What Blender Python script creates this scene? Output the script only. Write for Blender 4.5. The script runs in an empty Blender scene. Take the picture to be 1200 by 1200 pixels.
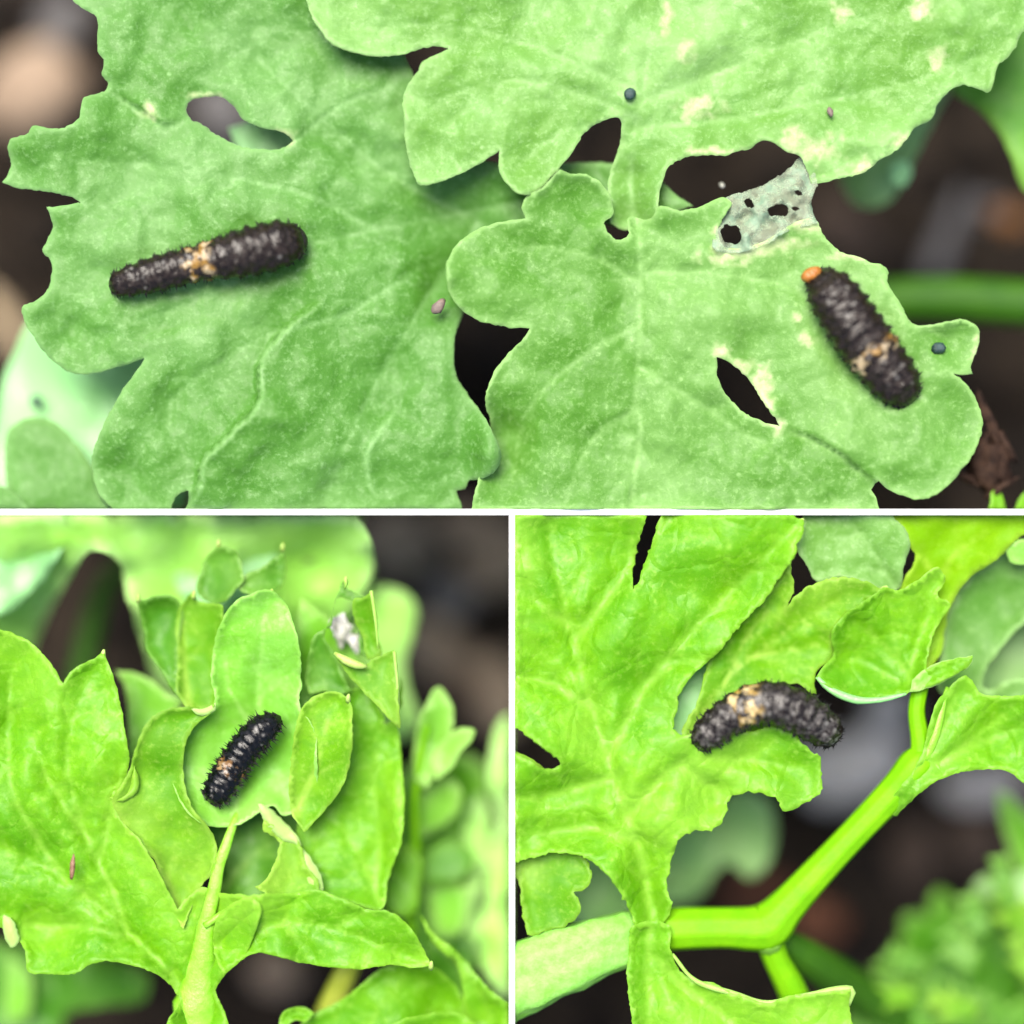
import bpy, bmesh, math, random
import numpy as np
from mathutils import Vector, Matrix, noise
from mathutils.geometry import delaunay_2d_cdt

random.seed(7)
SC = bpy.context.scene
COL = SC.collection
R = math.radians
H = 30.0                                   # camera height above the plane of focus

# ---------------------------------------------------------------- camera
cam_d = bpy.data.cameras.new('camera')
cam = bpy.data.objects.new('camera', cam_d); COL.objects.link(cam)
cam.location = (0, 0, H)                   # looks straight down
cam_d.sensor_width = 36; cam_d.lens = 90.0
cam_d.clip_start = 0.5; cam_d.clip_end = 2000
cam_d.dof.use_dof = True
cam_d.dof.focus_distance = H - 0.10
cam_d.dof.aperture_fstop = 0.0245
SC.camera = cam
SC.unit_settings.system = 'METRIC'; SC.unit_settings.scale_length = 0.003

# ---------------------------------------------------------------- sky, sun, exposure
SUN_EL, SUN_AZ = 68.0, -24.0               # azimuth from +Y, clockwise positive
W = bpy.data.worlds.new('World'); SC.world = W; W.use_nodes = True
wn = W.node_tree.nodes; wl = W.node_tree.links
bg = wn['Background']; bg.inputs['Strength'].default_value = 0.088
sky = wn.new('ShaderNodeTexSky'); sky.sky_type = 'NISHITA'; sky.sun_disc = False
sky.sun_elevation = R(SUN_EL); sky.sun_rotation = R(SUN_AZ); sky.dust_density = 4.0; sky.air_density = 1.0; sky.ozone_density = 1.0
wl.new(sky.outputs[0], bg.inputs[0])
sun_d = bpy.data.lights.new('sun', 'SUN'); sun_d.energy = 2.3; sun_d.angle = R(30); sun_d.color = (1.0, .95, .86)
sun = bpy.data.objects.new('sun', sun_d); COL.objects.link(sun)
az = R(SUN_AZ); el = R(SUN_EL)
sdir = Vector((math.sin(az)*math.cos(el), math.cos(az)*math.cos(el), math.sin(el)))
sun.rotation_euler = sdir.to_track_quat('Z', 'Y').to_euler(); sun.location = sdir*60
SC.view_settings.view_transform = 'Standard'; SC.view_settings.look = 'None'
SC.view_settings.gamma = 1.0; SC.view_settings.use_curve_mapping = False
SC.view_settings.exposure = 1.9

# ---------------------------------------------------------------- helpers
def P(x, y, z=0.0):
    """place a point seen at (x, y) of the 1200 px picture at height z"""
    s = (H - z)/H/100.0
    return Vector(((x-600.0)*s, (600.0-y)*s, z))

def S(t):
    return [tuple(float(v) for v in p.split(',')) for p in t.split()]

def thing(name, label, cat, x, y, z, group=None, kind=None):
    o = bpy.data.objects.new(name, None); COL.objects.link(o)
    o.empty_display_size = .3
    o.location = P(x, y, z); o['label'] = label; o['category'] = cat
    if group: o['group'] = group
    if kind: o['kind'] = kind
    return o

def tag(o, label, cat, group=None, kind=None):
    o['label'] = label; o['category'] = cat
    if group: o['group'] = group
    if kind: o['kind'] = kind
    return o

def link(name, me, mat, parent=None, loc=None):
    o = bpy.data.objects.new(name, me); COL.objects.link(o)
    if mat: me.materials.append(mat)
    if parent is not None: o.parent = parent
    if loc is not None: o.location = loc
    return o

def mesh(name, verts, faces, smooth=True, attrs=None):
    me = bpy.data.meshes.new(name)
    me.from_pydata([tuple(v) for v in verts], [], faces)
    if smooth: me.polygons.foreach_set('use_smooth', [True]*len(me.polygons))
    if attrs:
        for k, a in attrs.items():
            at = me.attributes.new(k, 'FLOAT', 'POINT')
            at.data.foreach_set('value', np.asarray(a, dtype=np.float32))
    me.update()
    return me

def fbm(p, o=3):
    return noise.fractal(p, 1.0, 2.0, o)

def smooth_closed(pts, step):
    n = len(pts); out = []
    for i in range(n):
        p0, p1, p2, p3 = (np.array(pts[(i+k-1) % n]) for k in range(4))
        L = np.linalg.norm(p2-p1); m = max(1, int(L/step))
        def tan(a, b, c):
            la = np.linalg.norm(b-a)+1e-6; lc = np.linalg.norm(c-b)+1e-6
            t = (b-a)/la*lc/(la+lc) + (c-b)/lc*la/(la+lc)
            cosang = np.dot(b-a, c-b)/(la*lc)
            if cosang < -0.1: t = t*0.0           # keep a sharp corner
            return t
        t1 = tan(p0, p1, p2)*L; t2 = tan(p1, p2, p3)*L
        for k in range(m):
            t = k/m; t_2 = t*t; t_3 = t_2*t
            out.append((2*t_3-3*t_2+1)*p1 + (t_3-2*t_2+t)*t1 + (-2*t_3+3*t_2)*p2 + (t_3-t_2)*t2)
    return np.array(out)

def smooth_open(pts, step):
    pts = [np.array(p, float) for p in pts]
    out = []
    for i in range(len(pts)-1):
        p1, p2 = pts[i], pts[i+1]
        p0 = pts[i-1] if i else 2*p1-p2
        p3 = pts[i+2] if i+2 < len(pts) else 2*p2-p1
        m = max(2, int(np.linalg.norm((p2-p1)[:2])/step))
        for k in range(m):
            t = k/m
            out.append(0.5*((2*p1)+(-p0+p2)*t+(2*p0-5*p1+4*p2-p3)*t*t+(-p0+3*p1-3*p2+p3)*t**3))
    out.append(pts[-1])
    return np.array(out)

def seg_dist(q, a, b):
    """distance of points q (N,2) to segments a->b (M,2): nearest distance, signed side, param"""
    N = len(q); best = np.full(N, 1e9); side = np.ones(N); par = np.zeros(N)
    M = len(a)
    for i in range(M):
        d = b[i]-a[i]; L2 = d.dot(d)+1e-9
        r = q-a[i]
        t = np.clip((r@d)/L2, 0, 1)
        e = r-np.outer(t, d)
        dd = np.hypot(e[:, 0], e[:, 1])
        m = dd < best
        best[m] = dd[m]; side[m] = np.sign(d[0]*r[m, 1]-d[1]*r[m, 0]); par[m] = (i+t[m])/M
    return best, side, par

def inside(q, poly):
    x, y = q[:, 0], q[:, 1]; c = np.zeros(len(q), bool)
    a = poly; b = np.roll(poly, -1, 0)
    for (x1, y1), (x2, y2) in zip(a, b):
        if y1 == y2: continue
        m = ((y1 > y) != (y2 > y)) & (x < (x2-x1)*(y-y1)/(y2-y1)+x1)
        c ^= m
    return c

CLIP = {'A': (-80, 1280, -80, 596.8), 'B': (-80, 596.8, 603.4, 1280), 'C': (603.4, 1280, 603.4, 1280)}

def blade(parent, name, pts, mat, clip='A', z=0.0, tilt=(0, 0), holes=(), veins=(), bumps=(), folds=(), dry=(),
          curl=0.0, cw=14.0, puff=0.0, pw=30.0, wav=0.03, wsc=0.02, und=.16, ostep=3.2, step=7.0, jag=.7, thick=.02, groove=.02, label=None, seed=0.0, rimw=4.0, vw=4.0):
    """a leaf blade: an outline with holes, filled with a dense relief and given thickness"""
    x0, x1, y0, y1 = CLIP[clip]
    loops = []
    for k, lp in enumerate([pts]+list(holes)):
        o = smooth_closed(S(lp) if isinstance(lp, str) else lp, ostep)
        for i in range(len(o)):
            n = noise.noise_vector(Vector((o[i][0]*.13+seed, o[i][1]*.13, 3.1+k)))
            n2 = noise.noise_vector(Vector((o[i][0]*.33+seed, o[i][1]*.33, 7.1+k)))
            o[i] += np.array((n[0], n[1]))*jag*1.4*(1+.6*(k > 0))+np.array((n2[0], n2[1]))*jag*1.7
        o[:, 0] = np.clip(o[:, 0], x0, x1); o[:, 1] = np.clip(o[:, 1], y0, y1)
        keep = [0]
        for i in range(1, len(o)):
            if np.hypot(*(o[i]-o[keep[-1]])) > .8: keep.append(i)
        loops.append(o[keep])
    outer = loops[0]
    mn, mx = outer.min(0), outer.max(0)
    gx, gy = np.meshgrid(np.arange(mn[0], mx[0], step), np.arange(mn[1], mx[1], step*.866))
    gx = gx + (np.arange(gx.shape[0]) % 2)[:, None]*step*.5
    q = np.stack([gx.ravel(), gy.ravel()], 1)
    rng = np.random.RandomState(int(mn[0]*7+mn[1]*13) % 9999)
    q += rng.uniform(-.22, .22, q.shape)*step
    sa = np.concatenate(loops); sb = np.concatenate([np.roll(l, -1, 0) for l in loops])
    ins = inside(q, outer)
    for h in loops[1:]: ins &= ~inside(q, h)
    q = q[ins]
    if len(q):
        d, _, _ = seg_dist(q, sa, sb); q = q[d > step*.55]
    allv = [Vector(v) for v in sa]+[Vector(v) for v in q]
    edges = []; off = 0
    for l in loops:
        n = len(l); edges += [(off+i, off+(i+1) % n) for i in range(n)]; off += n
    res = delaunay_2d_cdt(allv, edges, [], 0, 1e-4)
    v2 = np.array([(v.x, v.y) for v in res[0]]); tri = np.array([f for f in res[2]])
    cen = v2[tri].mean(1)
    ok = inside(cen, outer)
    for h in loops[1:]: ok &= ~inside(cen, h)
    tri = tri[ok]
    used = np.unique(tri); remap = -np.ones(len(v2), int); remap[used] = np.arange(len(used))
    v2 = v2[used]; tri = remap[tri]
    n = len(v2)
    de, _, _ = seg_dist(v2, sa, sb)
    # the cut along the strip is not a natural margin
    de_n = de.copy()
    c = mn*.5+mx*.5
    zz = np.full(n, float(z)) + tilt[0]*(v2[:, 0]-c[0])/100 + tilt[1]*(v2[:, 1]-c[1])/100
    for (bx, by, r, dz) in bumps:
        rx, ry = r if isinstance(r, tuple) else (r, r)
        zz += dz*np.exp(-((v2[:, 0]-bx)/rx)**2-((v2[:, 1]-by)/ry)**2)
    wv = np.array([fbm(Vector((p[0]*wsc+seed, p[1]*wsc, 1.7+seed)), 3) for p in v2])
    zz += wav*wv*2
    if und: zz += (.8 if clip == 'A' else 1.25)*und*np.array([fbm(Vector((p[0]*.0085+seed, p[1]*.0085, 9.7-seed)), 2) for p in v2])
    zz += curl*np.exp(-de/cw)*(1+.5*wv)
    vein = np.zeros(n)
    dvm = np.full(n, 1e9)
    vlist = [(smooth_open(S(v), 10), 1.0) for v in veins]
    rv = random.Random(int(seed*10)+len(veins))
    for v, _ in list(vlist):
        acc = 30.0; sg = 1
        for i in range(1, len(v)-1):
            acc += np.hypot(*(v[i]-v[i-1]))
            if acc > 34:
                acc = rv.uniform(-8, 8); sg = -sg
                d0 = v[i+1]-v[i-1]; a0 = math.atan2(d0[1], d0[0])+sg*rv.uniform(.6, .95)
                p0 = v[i].copy(); br = [p0]
                for q_ in range(rv.randint(4, 7)):
                    a0 += rv.uniform(-.22, .16)*sg
                    p0 = p0+np.array((math.cos(a0), math.sin(a0)))*11; br.append(p0)
                vlist.append((np.array(br), .5))
    for vn, vs in vlist:
        d, _, t = seg_dist(v2, vn[:-1], vn[1:])
        w = vw*(1.15-.75*t)*(1 if vs == 1 else .62)
        g = np.exp(-(d/w)**2)
        vein = np.maximum(vein, g*(1-.5*t)*vs); dvm = np.minimum(dvm, d) if vs == 1 else dvm
        zz -= groove*vs*np.exp(-(d/(w*1.8))**2)*(1-.6*t)
    if len(veins) and puff: zz += puff*(1-np.exp(-(dvm/pw)**2))
    fl_list = []
    for (fl, hh, ww) in folds:
        f = smooth_open(S(fl), 6)
        d, s, t = seg_dist(v2, f[:-1], f[1:])
        ends = np.minimum(np.clip(t*5, 0, 1), np.clip((1-t)*5, 0, 1))
        sd = d*s
        zz += hh*(np.clip(sd/3.0+.5, 0, 1))*np.exp(-np.abs(sd)/ww)*ends
        fl_list.append((sd, ends))
    dr = np.zeros(n)
    rim = np.exp(-(de/rimw))
    for sd, ends in fl_list: rim = np.maximum(rim, .9*np.exp(-((sd-3)/2.6)**2)*ends)
    for (bx, by, r) in dry:
        rx, ry = r if isinstance(r, tuple) else (r, r)
        dd = np.hypot((v2[:, 0]-bx)/rx, (v2[:, 1]-by)/ry)
        nn = np.array([fbm(Vector((p[0]*.09, p[1]*.09, 5.0)), 3) for p in v2])
        dr = np.maximum(dr, np.clip(1.5-dd*1.1+nn*1.1, 0, 1))
    base = parent.location if parent else Vector()
    top = np.array([P(a, b, h)-base for (a, b), h in zip(v2, zz)])
    th = thick*np.clip(.35+de/12, .35, 1)
    bot = top.copy(); bot[:, 2] -= th
    V = np.concatenate([top, bot])
    # orientation
    a, b, cc = top[tri[:, 0]], top[tri[:, 1]], top[tri[:, 2]]
    flip = ((b-a)[:, 0]*(cc-a)[:, 1]-(b-a)[:, 1]*(cc-a)[:, 0]) < 0
    tri[flip] = tri[flip][:, ::-1]
    F = [tuple(t) for t in tri]+[(t[2]+n, t[1]+n, t[0]+n) for t in tri]
    ec = {}
    for t in tri:
        for i in range(3):
            e = (t[i], t[(i+1) % 3])
            ec[e] = 1
    for (i, j) in ec:
        if (j, i) not in ec: F.append((j, i, i+n, j+n))
    F = [tuple(int(k) for k in f) for f in F]
    me = mesh(name, V, F, True, {'rim': np.tile(rim, 2), 'vein': np.tile(vein, 2), 'dry': np.tile(dr, 2)})
    o = link(name, me, mat, parent)
    if label: o['label'] = label
    return o

def tube(parent, name, path, mat, seg=36, step=6, groove=0.0, rough=.0, label=None, cap=True, flat=1.0, xmin=None):
    """a stalk: path of (px, py, z, radius in px)"""
    p = smooth_open(path, step)
    base = parent.location if parent else Vector()
    C = [P(a[0], a[1], a[2]) for a in p]; V = []; F = []
    for i, c in enumerate(C):
        t = (C[min(i+1, len(C)-1)]-C[max(i-1, 0)]).normalized()
        up = Vector((0, 0, 1)); sd = t.cross(up)
        if sd.length < .1: sd = Vector((1, 0, 0))
        sd.normalize(); up = sd.cross(t).normalized()
        r = p[i][3]/100*(H-p[i][2])/H
        for k in range(seg):
            a = 2*math.pi*k/seg
            rr = r*(1+.03*math.cos(a*9))
            if groove:
                u = math.sin(a)
                if u > 0: rr *= 1-groove*math.exp(-(math.cos(a)/.35)**2)
            q = c+sd*(math.cos(a)*rr)+up*(math.sin(a)*rr*flat)
            if rough: q += (q-c)*rough*fbm(q*3.0, 3)
            if xmin is not None: q.x = max(q.x, xmin)
            V.append(q-base)
    n = len(C)
    for i in range(n-1):
        for k in range(seg):
            F.append((i*seg+k, i*seg+(k+1) % seg, (i+1)*seg+(k+1) % seg, (i+1)*seg+k))
    if cap:
        F.append(tuple(range(seg-1, -1, -1))); F.append(tuple((n-1)*seg+k for k in range(seg)))
    me = mesh(name, V, F)
    o = link(name, me, mat, parent)
    if label: o['label'] = label
    return o

# ---------------------------------------------------------------- materials
def nt(name):
    m = bpy.data.materials.new(name); m.use_nodes = True
    return m, m.node_tree.nodes, m.node_tree.links, m.node_tree.nodes['Principled BSDF']

def mixc(N, L, f, a, b, mode='MIX'):
    m = N.new('ShaderNodeMix'); m.data_type = 'RGBA'; m.blend_type = mode
    if isinstance(f, (int, float)): m.inputs[0].default_value = f
    else: L.new(f, m.inputs[0])
    for s, v in ((m.inputs[6], a), (m.inputs[7], b)):
        if isinstance(v, tuple): s.default_value = (*v, 1)
        else: L.new(v, s)
    return m.outputs[2]

def ramp(N, L, f, a, b, va=0.0, vb=1.0):
    r = N.new('ShaderNodeMapRange'); r.inputs[1].default_value = a; r.inputs[2].default_value = b
    r.inputs[3].default_value = va; r.inputs[4].default_value = vb
    L.new(f, r.inputs[0]); return r.outputs[0]

def noise_n(N, L, co, sc, det=4, rough=.55):
    n = N.new('ShaderNodeTexNoise'); n.inputs['Scale'].default_value = sc; n.inputs['Detail'].default_value = det
    n.inputs['Roughness'].default_value = rough; L.new(co, n.inputs['Vector']); return n.outputs[0]

def math_n(N, L, op, a, b=None, clamp=False):
    m = N.new('ShaderNodeMath'); m.operation = op; m.use_clamp = clamp
    for s, v in ((m.inputs[0], a), (m.inputs[1], b)):
        if v is None: continue
        if isinstance(v, (int, float)): s.default_value = v
        else: L.new(v, s)
    return m.outputs[0]

def leaf_mat(name, base, dark, pale, rough=.42, spec=.5, trans=.25, bump=.35, net=3.0, netd=.5, fleck=.35, grain=14.0, tcol=None, rimf=.8, veinf=.6, coat=0.0):
    m, N, L, B = nt(name)
    co = N.new('ShaderNodeTexCoord').outputs['Object']
    n1 = noise_n(N, L, co, .9, 3); n2 = noise_n(N, L, co, 6.0, 5, .65); n3 = noise_n(N, L, co, grain*1.6, 4, .7)
    col = mixc(N, L, ramp(N, L, n1, .38, .60), dark, base)
    col = mixc(N, L, ramp(N, L, n2, .35, .7, 0, .45), col, dark)
    n4 = noise_n(N, L, co, grain*.7, 3, .6)
    col = mixc(N, L, ramp(N, L, n4, .52, .36, 0, .55), col, dark)
    fl = math_n(N, L, 'MULTIPLY', ramp(N, L, n3, .50, .70, 0, fleck), ramp(N, L, n4, .35, .6, .35, 1.0))
    col = mixc(N, L, fl, col, pale)
    # little pale flecks in scattered patches
    vo = N.new('ShaderNodeTexVoronoi'); vo.inputs['Scale'].default_value = grain*.55; L.new(co, vo.inputs['Vector'])
    f2 = math_n(N, L, 'MULTIPLY', ramp(N, L, vo.outputs['Distance'], .22, .08), ramp(N, L, n2, .5, .68))
    col = mixc(N, L, math_n(N, L, 'MULTIPLY', f2, fleck*1.4), col, pale)
    n5 = noise_n(N, L, co, .55, 2); col = mixc(N, L, ramp(N, L, n5, .50, .68, 0, .28), col, pale)
    at = {}
    for k in ('rim', 'vein', 'dry'):
        a = N.new('ShaderNodeAttribute'); a.attribute_name = k; at[k] = a.outputs['Fac']
    col = mixc(N, L, math_n(N, L, 'MULTIPLY', at['vein'], veinf), col, pale)
    col = mixc(N, L, math_n(N, L, 'MULTIPLY', at['rim'], rimf), col, pale)  # pale margin: pigment, plus the light that edges catch put into the colour
    col = mixc(N, L, at['dry'], col, mixc(N, L, ramp(N, L, n3, .3, .7), (.27, .38, .14), (.40, .47, .24)))
    L.new(col, B.inputs['Base Color'])
    B.inputs['Roughness'].default_value = rough
    L.new(ramp(N, L, n2, .3, .7, rough-.1, rough+.12), B.inputs['Roughness'])
    B.inputs['Specular IOR Level'].default_value = spec
    B.inputs['Coat Weight'].default_value = coat; B.inputs['Coat Roughness'].default_value = .42
    # relief: fine grain plus a net of small veins
    vn = N.new('ShaderNodeTexVoronoi'); vn.feature = 'DISTANCE_TO_EDGE'; vn.inputs['Scale'].default_value = net
    wob = N.new('ShaderNodeVectorMath'); wob.operation = 'ADD'
    nz = N.new('ShaderNodeTexNoise'); nz.inputs['Scale'].default_value = 2.2; L.new(co, nz.inputs['Vector'])
    sc = N.new('ShaderNodeVectorMath'); sc.operation = 'SCALE'; sc.inputs[3].default_value = .5
    L.new(nz.outputs['Color'], sc.inputs[0]); L.new(co, wob.inputs[0]); L.new(sc.outputs[0], wob.inputs[1])
    L.new(wob.outputs[0], vn.inputs['Vector'])
    hgt = math_n(N, L, 'ADD', math_n(N, L, 'MULTIPLY', ramp(N, L, vn.outputs['Distance'], 0, .16), netd),
                 math_n(N, L, 'MULTIPLY', n3, .45))
    hgt = math_n(N, L, 'ADD', hgt, math_n(N, L, 'MULTIPLY', n2, .55))
    bp = N.new('ShaderNodeBump'); bp.inputs['Strength'].default_value = bump; bp.inputs['Distance'].default_value = .06
    L.new(hgt, bp.inputs['Height']); L.new(bp.outputs[0], B.inputs['Normal'])
    tr = N.new('ShaderNodeBsdfTranslucent'); L.new(bp.outputs[0], tr.inputs['Normal'])
    L.new(mixc(N, L, .6, col, tcol or tuple(min(1, c*1.6) for c in base)), tr.inputs[0])
    mx = N.new('ShaderNodeMixShader'); mx.inputs[0].default_value = trans
    L.new(B.outputs[0], mx.inputs[1]); L.new(tr.outputs[0], mx.inputs[2])
    L.new(mx.outputs[0], N['Material Output'].inputs[0])
    return m

M = {}
M['sage'] = leaf_mat('sage_leaf', (.070, .192, .030), (.045, .152, .012), (.21, .38, .14), rough=.52, spec=.3, trans=.22, bump=.28, netd=.12, net=4, fleck=.48, veinf=.4, grain=11, rimf=.6)
M['sage_warm'] = leaf_mat('sage_leaf_warm', (.080, .206, .028), (.050, .160, .010), (.23, .40, .13), rough=.52, spec=.3, trans=.22, bump=.28, netd=.12, net=4, fleck=.48, veinf=.4, grain=11, rimf=.7)
M['sage_pale'] = leaf_mat('sage_leaf_pale', (.122, .272, .056), (.086, .218, .024), (.27, .44, .17), rough=.5, spec=.3, trans=.25, bump=.28, netd=.12, net=4, fleck=.48, veinf=.35, grain=11, rimf=.55)
M['cup'] = leaf_mat('cup_leaf', (.175, .43, .060), (.12, .35, .015), (.34, .55, .16), rough=.46, spec=.35, trans=.28, bump=.18, netd=.3, fleck=.3, veinf=.6, rimf=.25)
M['mint'] = leaf_mat('mint_leaf', (.24, .52, .20), (.21, .48, .16), (.28, .55, .25), rough=.35, fleck=.1, netd=.1)
M['bright'] = leaf_mat('bright_leaf', (.142, .372, .003), (.080, .275, .0005), (.29, .52, .06), rough=.46, spec=.28, trans=.38, bump=.22, net=2.2, netd=.9, fleck=.45, grain=8, veinf=.45, rimf=.28)
M['lime'] = leaf_mat('lime_leaf', (.115, .310, .002), (.060, .220, .0005), (.36, .52, .09), rough=.5, spec=.18, trans=.32, bump=.2, net=1.5, netd=.4, fleck=.3, grain=9, rimf=.25)
M['glow'] = leaf_mat('glow_leaf', (.20, .41, .001), (.15, .35, .0005), (.36, .52, .06), rough=.5, spec=.12, trans=.4, bump=.2, net=1.5, netd=.4, fleck=.2, grain=9, rimf=.45)
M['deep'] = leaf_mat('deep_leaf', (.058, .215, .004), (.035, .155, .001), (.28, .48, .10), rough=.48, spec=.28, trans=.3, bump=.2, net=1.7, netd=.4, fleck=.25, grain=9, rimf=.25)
M['back'] = leaf_mat('back_leaf', (.155, .40, .02), (.095, .31, .006), (.28, .48, .12), rough=.45, spec=.3, trans=.3, bump=.2, netd=.2, fleck=.12)
M['backpale'] = leaf_mat('back_leaf_pale', (.40, .74, .18), (.30, .64, .08), (.45, .7, .25), rough=.4, spec=.35, trans=.3, bump=.3, netd=.2, fleck=.12)
M['grey'] = leaf_mat('back_leaf_grey', (.22, .42, .13), (.18, .36, .08), (.28, .46, .18), rough=.4, trans=.3, bump=.3, netd=.2, fleck=.12)
M['pale'] = leaf_mat('pale_leaf', (.30, .50, .10), (.24, .44, .06), (.40, .55, .2), rough=.45, spec=.3, trans=.3, bump=.2, netd=.2, fleck=.3)

def plain(name, a, b, rough=.5, sc=8.0, bump=.3, spec=.5, trans=0.0):
    m, N, L, B = nt(name)
    co = N.new('ShaderNodeTexCoord').outputs['Object']
    n = noise_n(N, L, co, sc, 5, .6)
    c = mixc(N, L, ramp(N, L, n, .35, .65), a, b); L.new(c, B.inputs['Base Color'])
    B.inputs['Roughness'].default_value = rough; B.inputs['Specular IOR Level'].default_value = spec
    n2 = noise_n(N, L, co, sc*2.5, 6, .65)
    bp = N.new('ShaderNodeBump'); bp.inputs['Strength'].default_value = bump; bp.inputs['Distance'].default_value = .05
    L.new(n2, bp.inputs['Height']); L.new(bp.outputs[0], B.inputs['Normal'])
    if trans:
        tr = N.new('ShaderNodeBsdfTranslucent'); L.new(c, tr.inputs[0])
        mx = N.new('ShaderNodeMixShader'); mx.inputs[0].default_value = trans
        L.new(B.outputs[0], mx.inputs[1]); L.new(tr.outputs[0], mx.inputs[2]); L.new(mx.outputs[0], N['Material Output'].inputs[0])
    return m
M['stalk'] = plain('stalk_pale', (.125, .34, .035), (.185, .40, .08), .5, 9, .3, .3)
M['stalk_lime'] = plain('stalk_lime', (.090, .27, .001), (.12, .31, .002), .55, 3, .18, .12)
M['node'] = plain('stalk_node', (.14, .33, .02), (.17, .36, .05), .5, 6, .2, .2)  # paler than the stalk, painting in the highlight spot at the joint
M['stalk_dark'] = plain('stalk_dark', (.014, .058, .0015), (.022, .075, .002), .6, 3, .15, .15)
M['stalk_yellow'] = plain('stalk_yellow', (.22, .27, .02), (.26, .30, .03), .4, 5, .2)
M['vein'] = plain('midrib_pale', (.125, .345, .006), (.18, .395, .03), .4, 9, .3)
M['cream'] = plain('cream_rim', (.26, .42, .06), (.36, .48, .13), .45, 9, .3, trans=.2)
M['membrane'] = plain('dried_membrane', (.24, .36, .24), (.50, .56, .38), .5, 5, .6, trans=.25)
m_, N_, L_, B_ = M['membrane'], M['membrane'].node_tree.nodes, M['membrane'].node_tree.links, None
tp = N_.new('ShaderNodeBsdfTransparent'); mxm = N_.new('ShaderNodeMixShader')
tc_ = N_.new('ShaderNodeTexCoord').outputs['Object']
L_.new(ramp(N_, L_, noise_n(N_, L_, tc_, 5, 4, .6), .36, .60, .3, .8), mxm.inputs[0])
src_ = N_['Material Output'].inputs[0].links[0].from_socket
L_.new(src_, mxm.inputs[1]); L_.new(tp.outputs[0], mxm.inputs[2]); L_.new(mxm.outputs[0], N_['Material Output'].inputs[0])
M['silk'] = plain('white_silk', (.16, .17, .12), (.42, .42, .42), .5, 6, .4)
M['frass'] = plain('frass', (.006, .020, .020), (.02, .05, .045), .4, 16, .5)
M['pink'] = plain('pink_crumb', (.09, .065, .055), (.14, .10, .08), .6, 12, .3)
M['sliver'] = plain('brown_sliver', (.10, .035, .02), (.2, .11, .06), .5, 12, .4)
M['white'] = plain('white_strip', (.80, .80, .80), (.80, .80, .80), .6, 4, 0.02)
M['tan'] = plain('tan_stone', (.17, .12, .08), (.23, .17, .12), .7, 1.2, .4, .15)
M['greystone'] = plain('grey_stone', (.07, .065, .065), (.10, .095, .09), .7, 1.5, .4, .15)
M['brownstone'] = plain('brown_stone', (.028, .019, .014), (.05, .036, .028), .9, 1.5, .4, .1)
M['palestone'] = plain('pale_stone', (.24, .225, .21), (.34, .32, .30), .7, 1.5, .4, .15)
M['clod'] = plain('brown_clod', (.12, .088, .062), (.20, .155, .11), .9, 1.5, .4, .1)
M['orange'] = plain('orange_chip', (.16, .065, .018), (.2, .09, .03), .7, 2, .3, .15)
M['wood'] = plain('pale_wood', (.20, .15, .09), (.25, .19, .12), .7, 1.5, .4, .15)
M['rust'] = plain('rusty_leaf', (.05, .018, .008), (.08, .03, .015), .7, 2, .3, .15)
M['husk'] = plain('dead_husk', (.008, .004, .003), (.04, .022, .014), .7, 5, .6, .1)
M['soil'] = plain('soil', (.006, .0045, .0034), (.028, .021, .015), .9, 1.3, .8, .06)
M['crumb'] = plain('soil_crumb', (.004, .0032, .0028), (.014, .011, .009), .9, 1.0, .8, .06)

# ---------------------------------------------------------------- the ground
def ground():
    n = 90; V = []; F = []; ext = 11.0
    for j in range(n+1):
        for i in range(n+1):
            x = (i/n*2-1)*ext; y = (j/n*2-1)*ext
            e = max(abs(x), abs(y))/ext
            h = fbm(Vector((x*.5, y*.5, 2.0)), 5)*.55*(1 if e < .98 else 0)
            V.append((x, y, -7.2+h))
    for j in range(n):
        for i in range(n):
            a = j*(n+1)+i; F.append((a, a+1, a+n+2, a+n+1))
    b = len(V)
    # the bed runs on, level, in every direction
    o = ext
    V += [(-900, -900, -7.2), (900, -900, -7.2), (900, 900, -7.2), (-900, 900, -7.2)]
    ring = [i for i in range(n+1)]+[j*(n+1)+n for j in range(1, n+1)]+[n*(n+1)+i for i in range(n-1, -1, -1)]+[j*(n+1) for j in range(n-1, 0, -1)]
    cs = [b, b+1, b+2, b+3]; q = len(ring)//4
    for s in range(4):
        for k in range(q):
            F.append((ring[(s*q+k+1) % len(ring)], ring[s*q+k], cs[s]))
        F.append((ring[((s+1)*q) % len(ring)], cs[s], cs[(s+1) % 4]))
    o = link('soil', mesh('soil', V, F), M['soil']); o['kind'] = 'structure'
    # crumbs of earth strewn over it, beyond counting
    V = []; F = []
    ico = bmesh.new(); bmesh.ops.create_icosphere(ico, subdivisions=1, radius=1.0)
    iv = [v.co.copy() for v in ico.verts]; iff = [[v.index for v in f.verts] for f in ico.faces]; ico.free()
    rnd = random.Random(3)
    for _ in range(2600):
        x, y = rnd.uniform(-9.5, 9.5), rnd.uniform(-9.5, 9.5); r = .05+.38*rnd.random()**3
        h = -7.2+fbm(Vector((x*.5, y*.5, 2.0)), 5)*.55
        s = len(V); q = rnd.random()*50
        for v in iv:
            k = 1+.45*noise.noise(v*1.3+Vector((q, 0, 0)))
            V.append((x+v.x*r*k, y+v.y*r*k, h+r*.4+v.z*r*k*.8))
        F += [[a+s for a in f] for f in iff]
    o = link('soil_crumbs', mesh('soil_crumbs', V, F), M['crumb'])
    tag(o, 'dark crumbs of earth strewn over the bed under the leaves', 'soil crumbs', kind='stuff')
ground()

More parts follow.
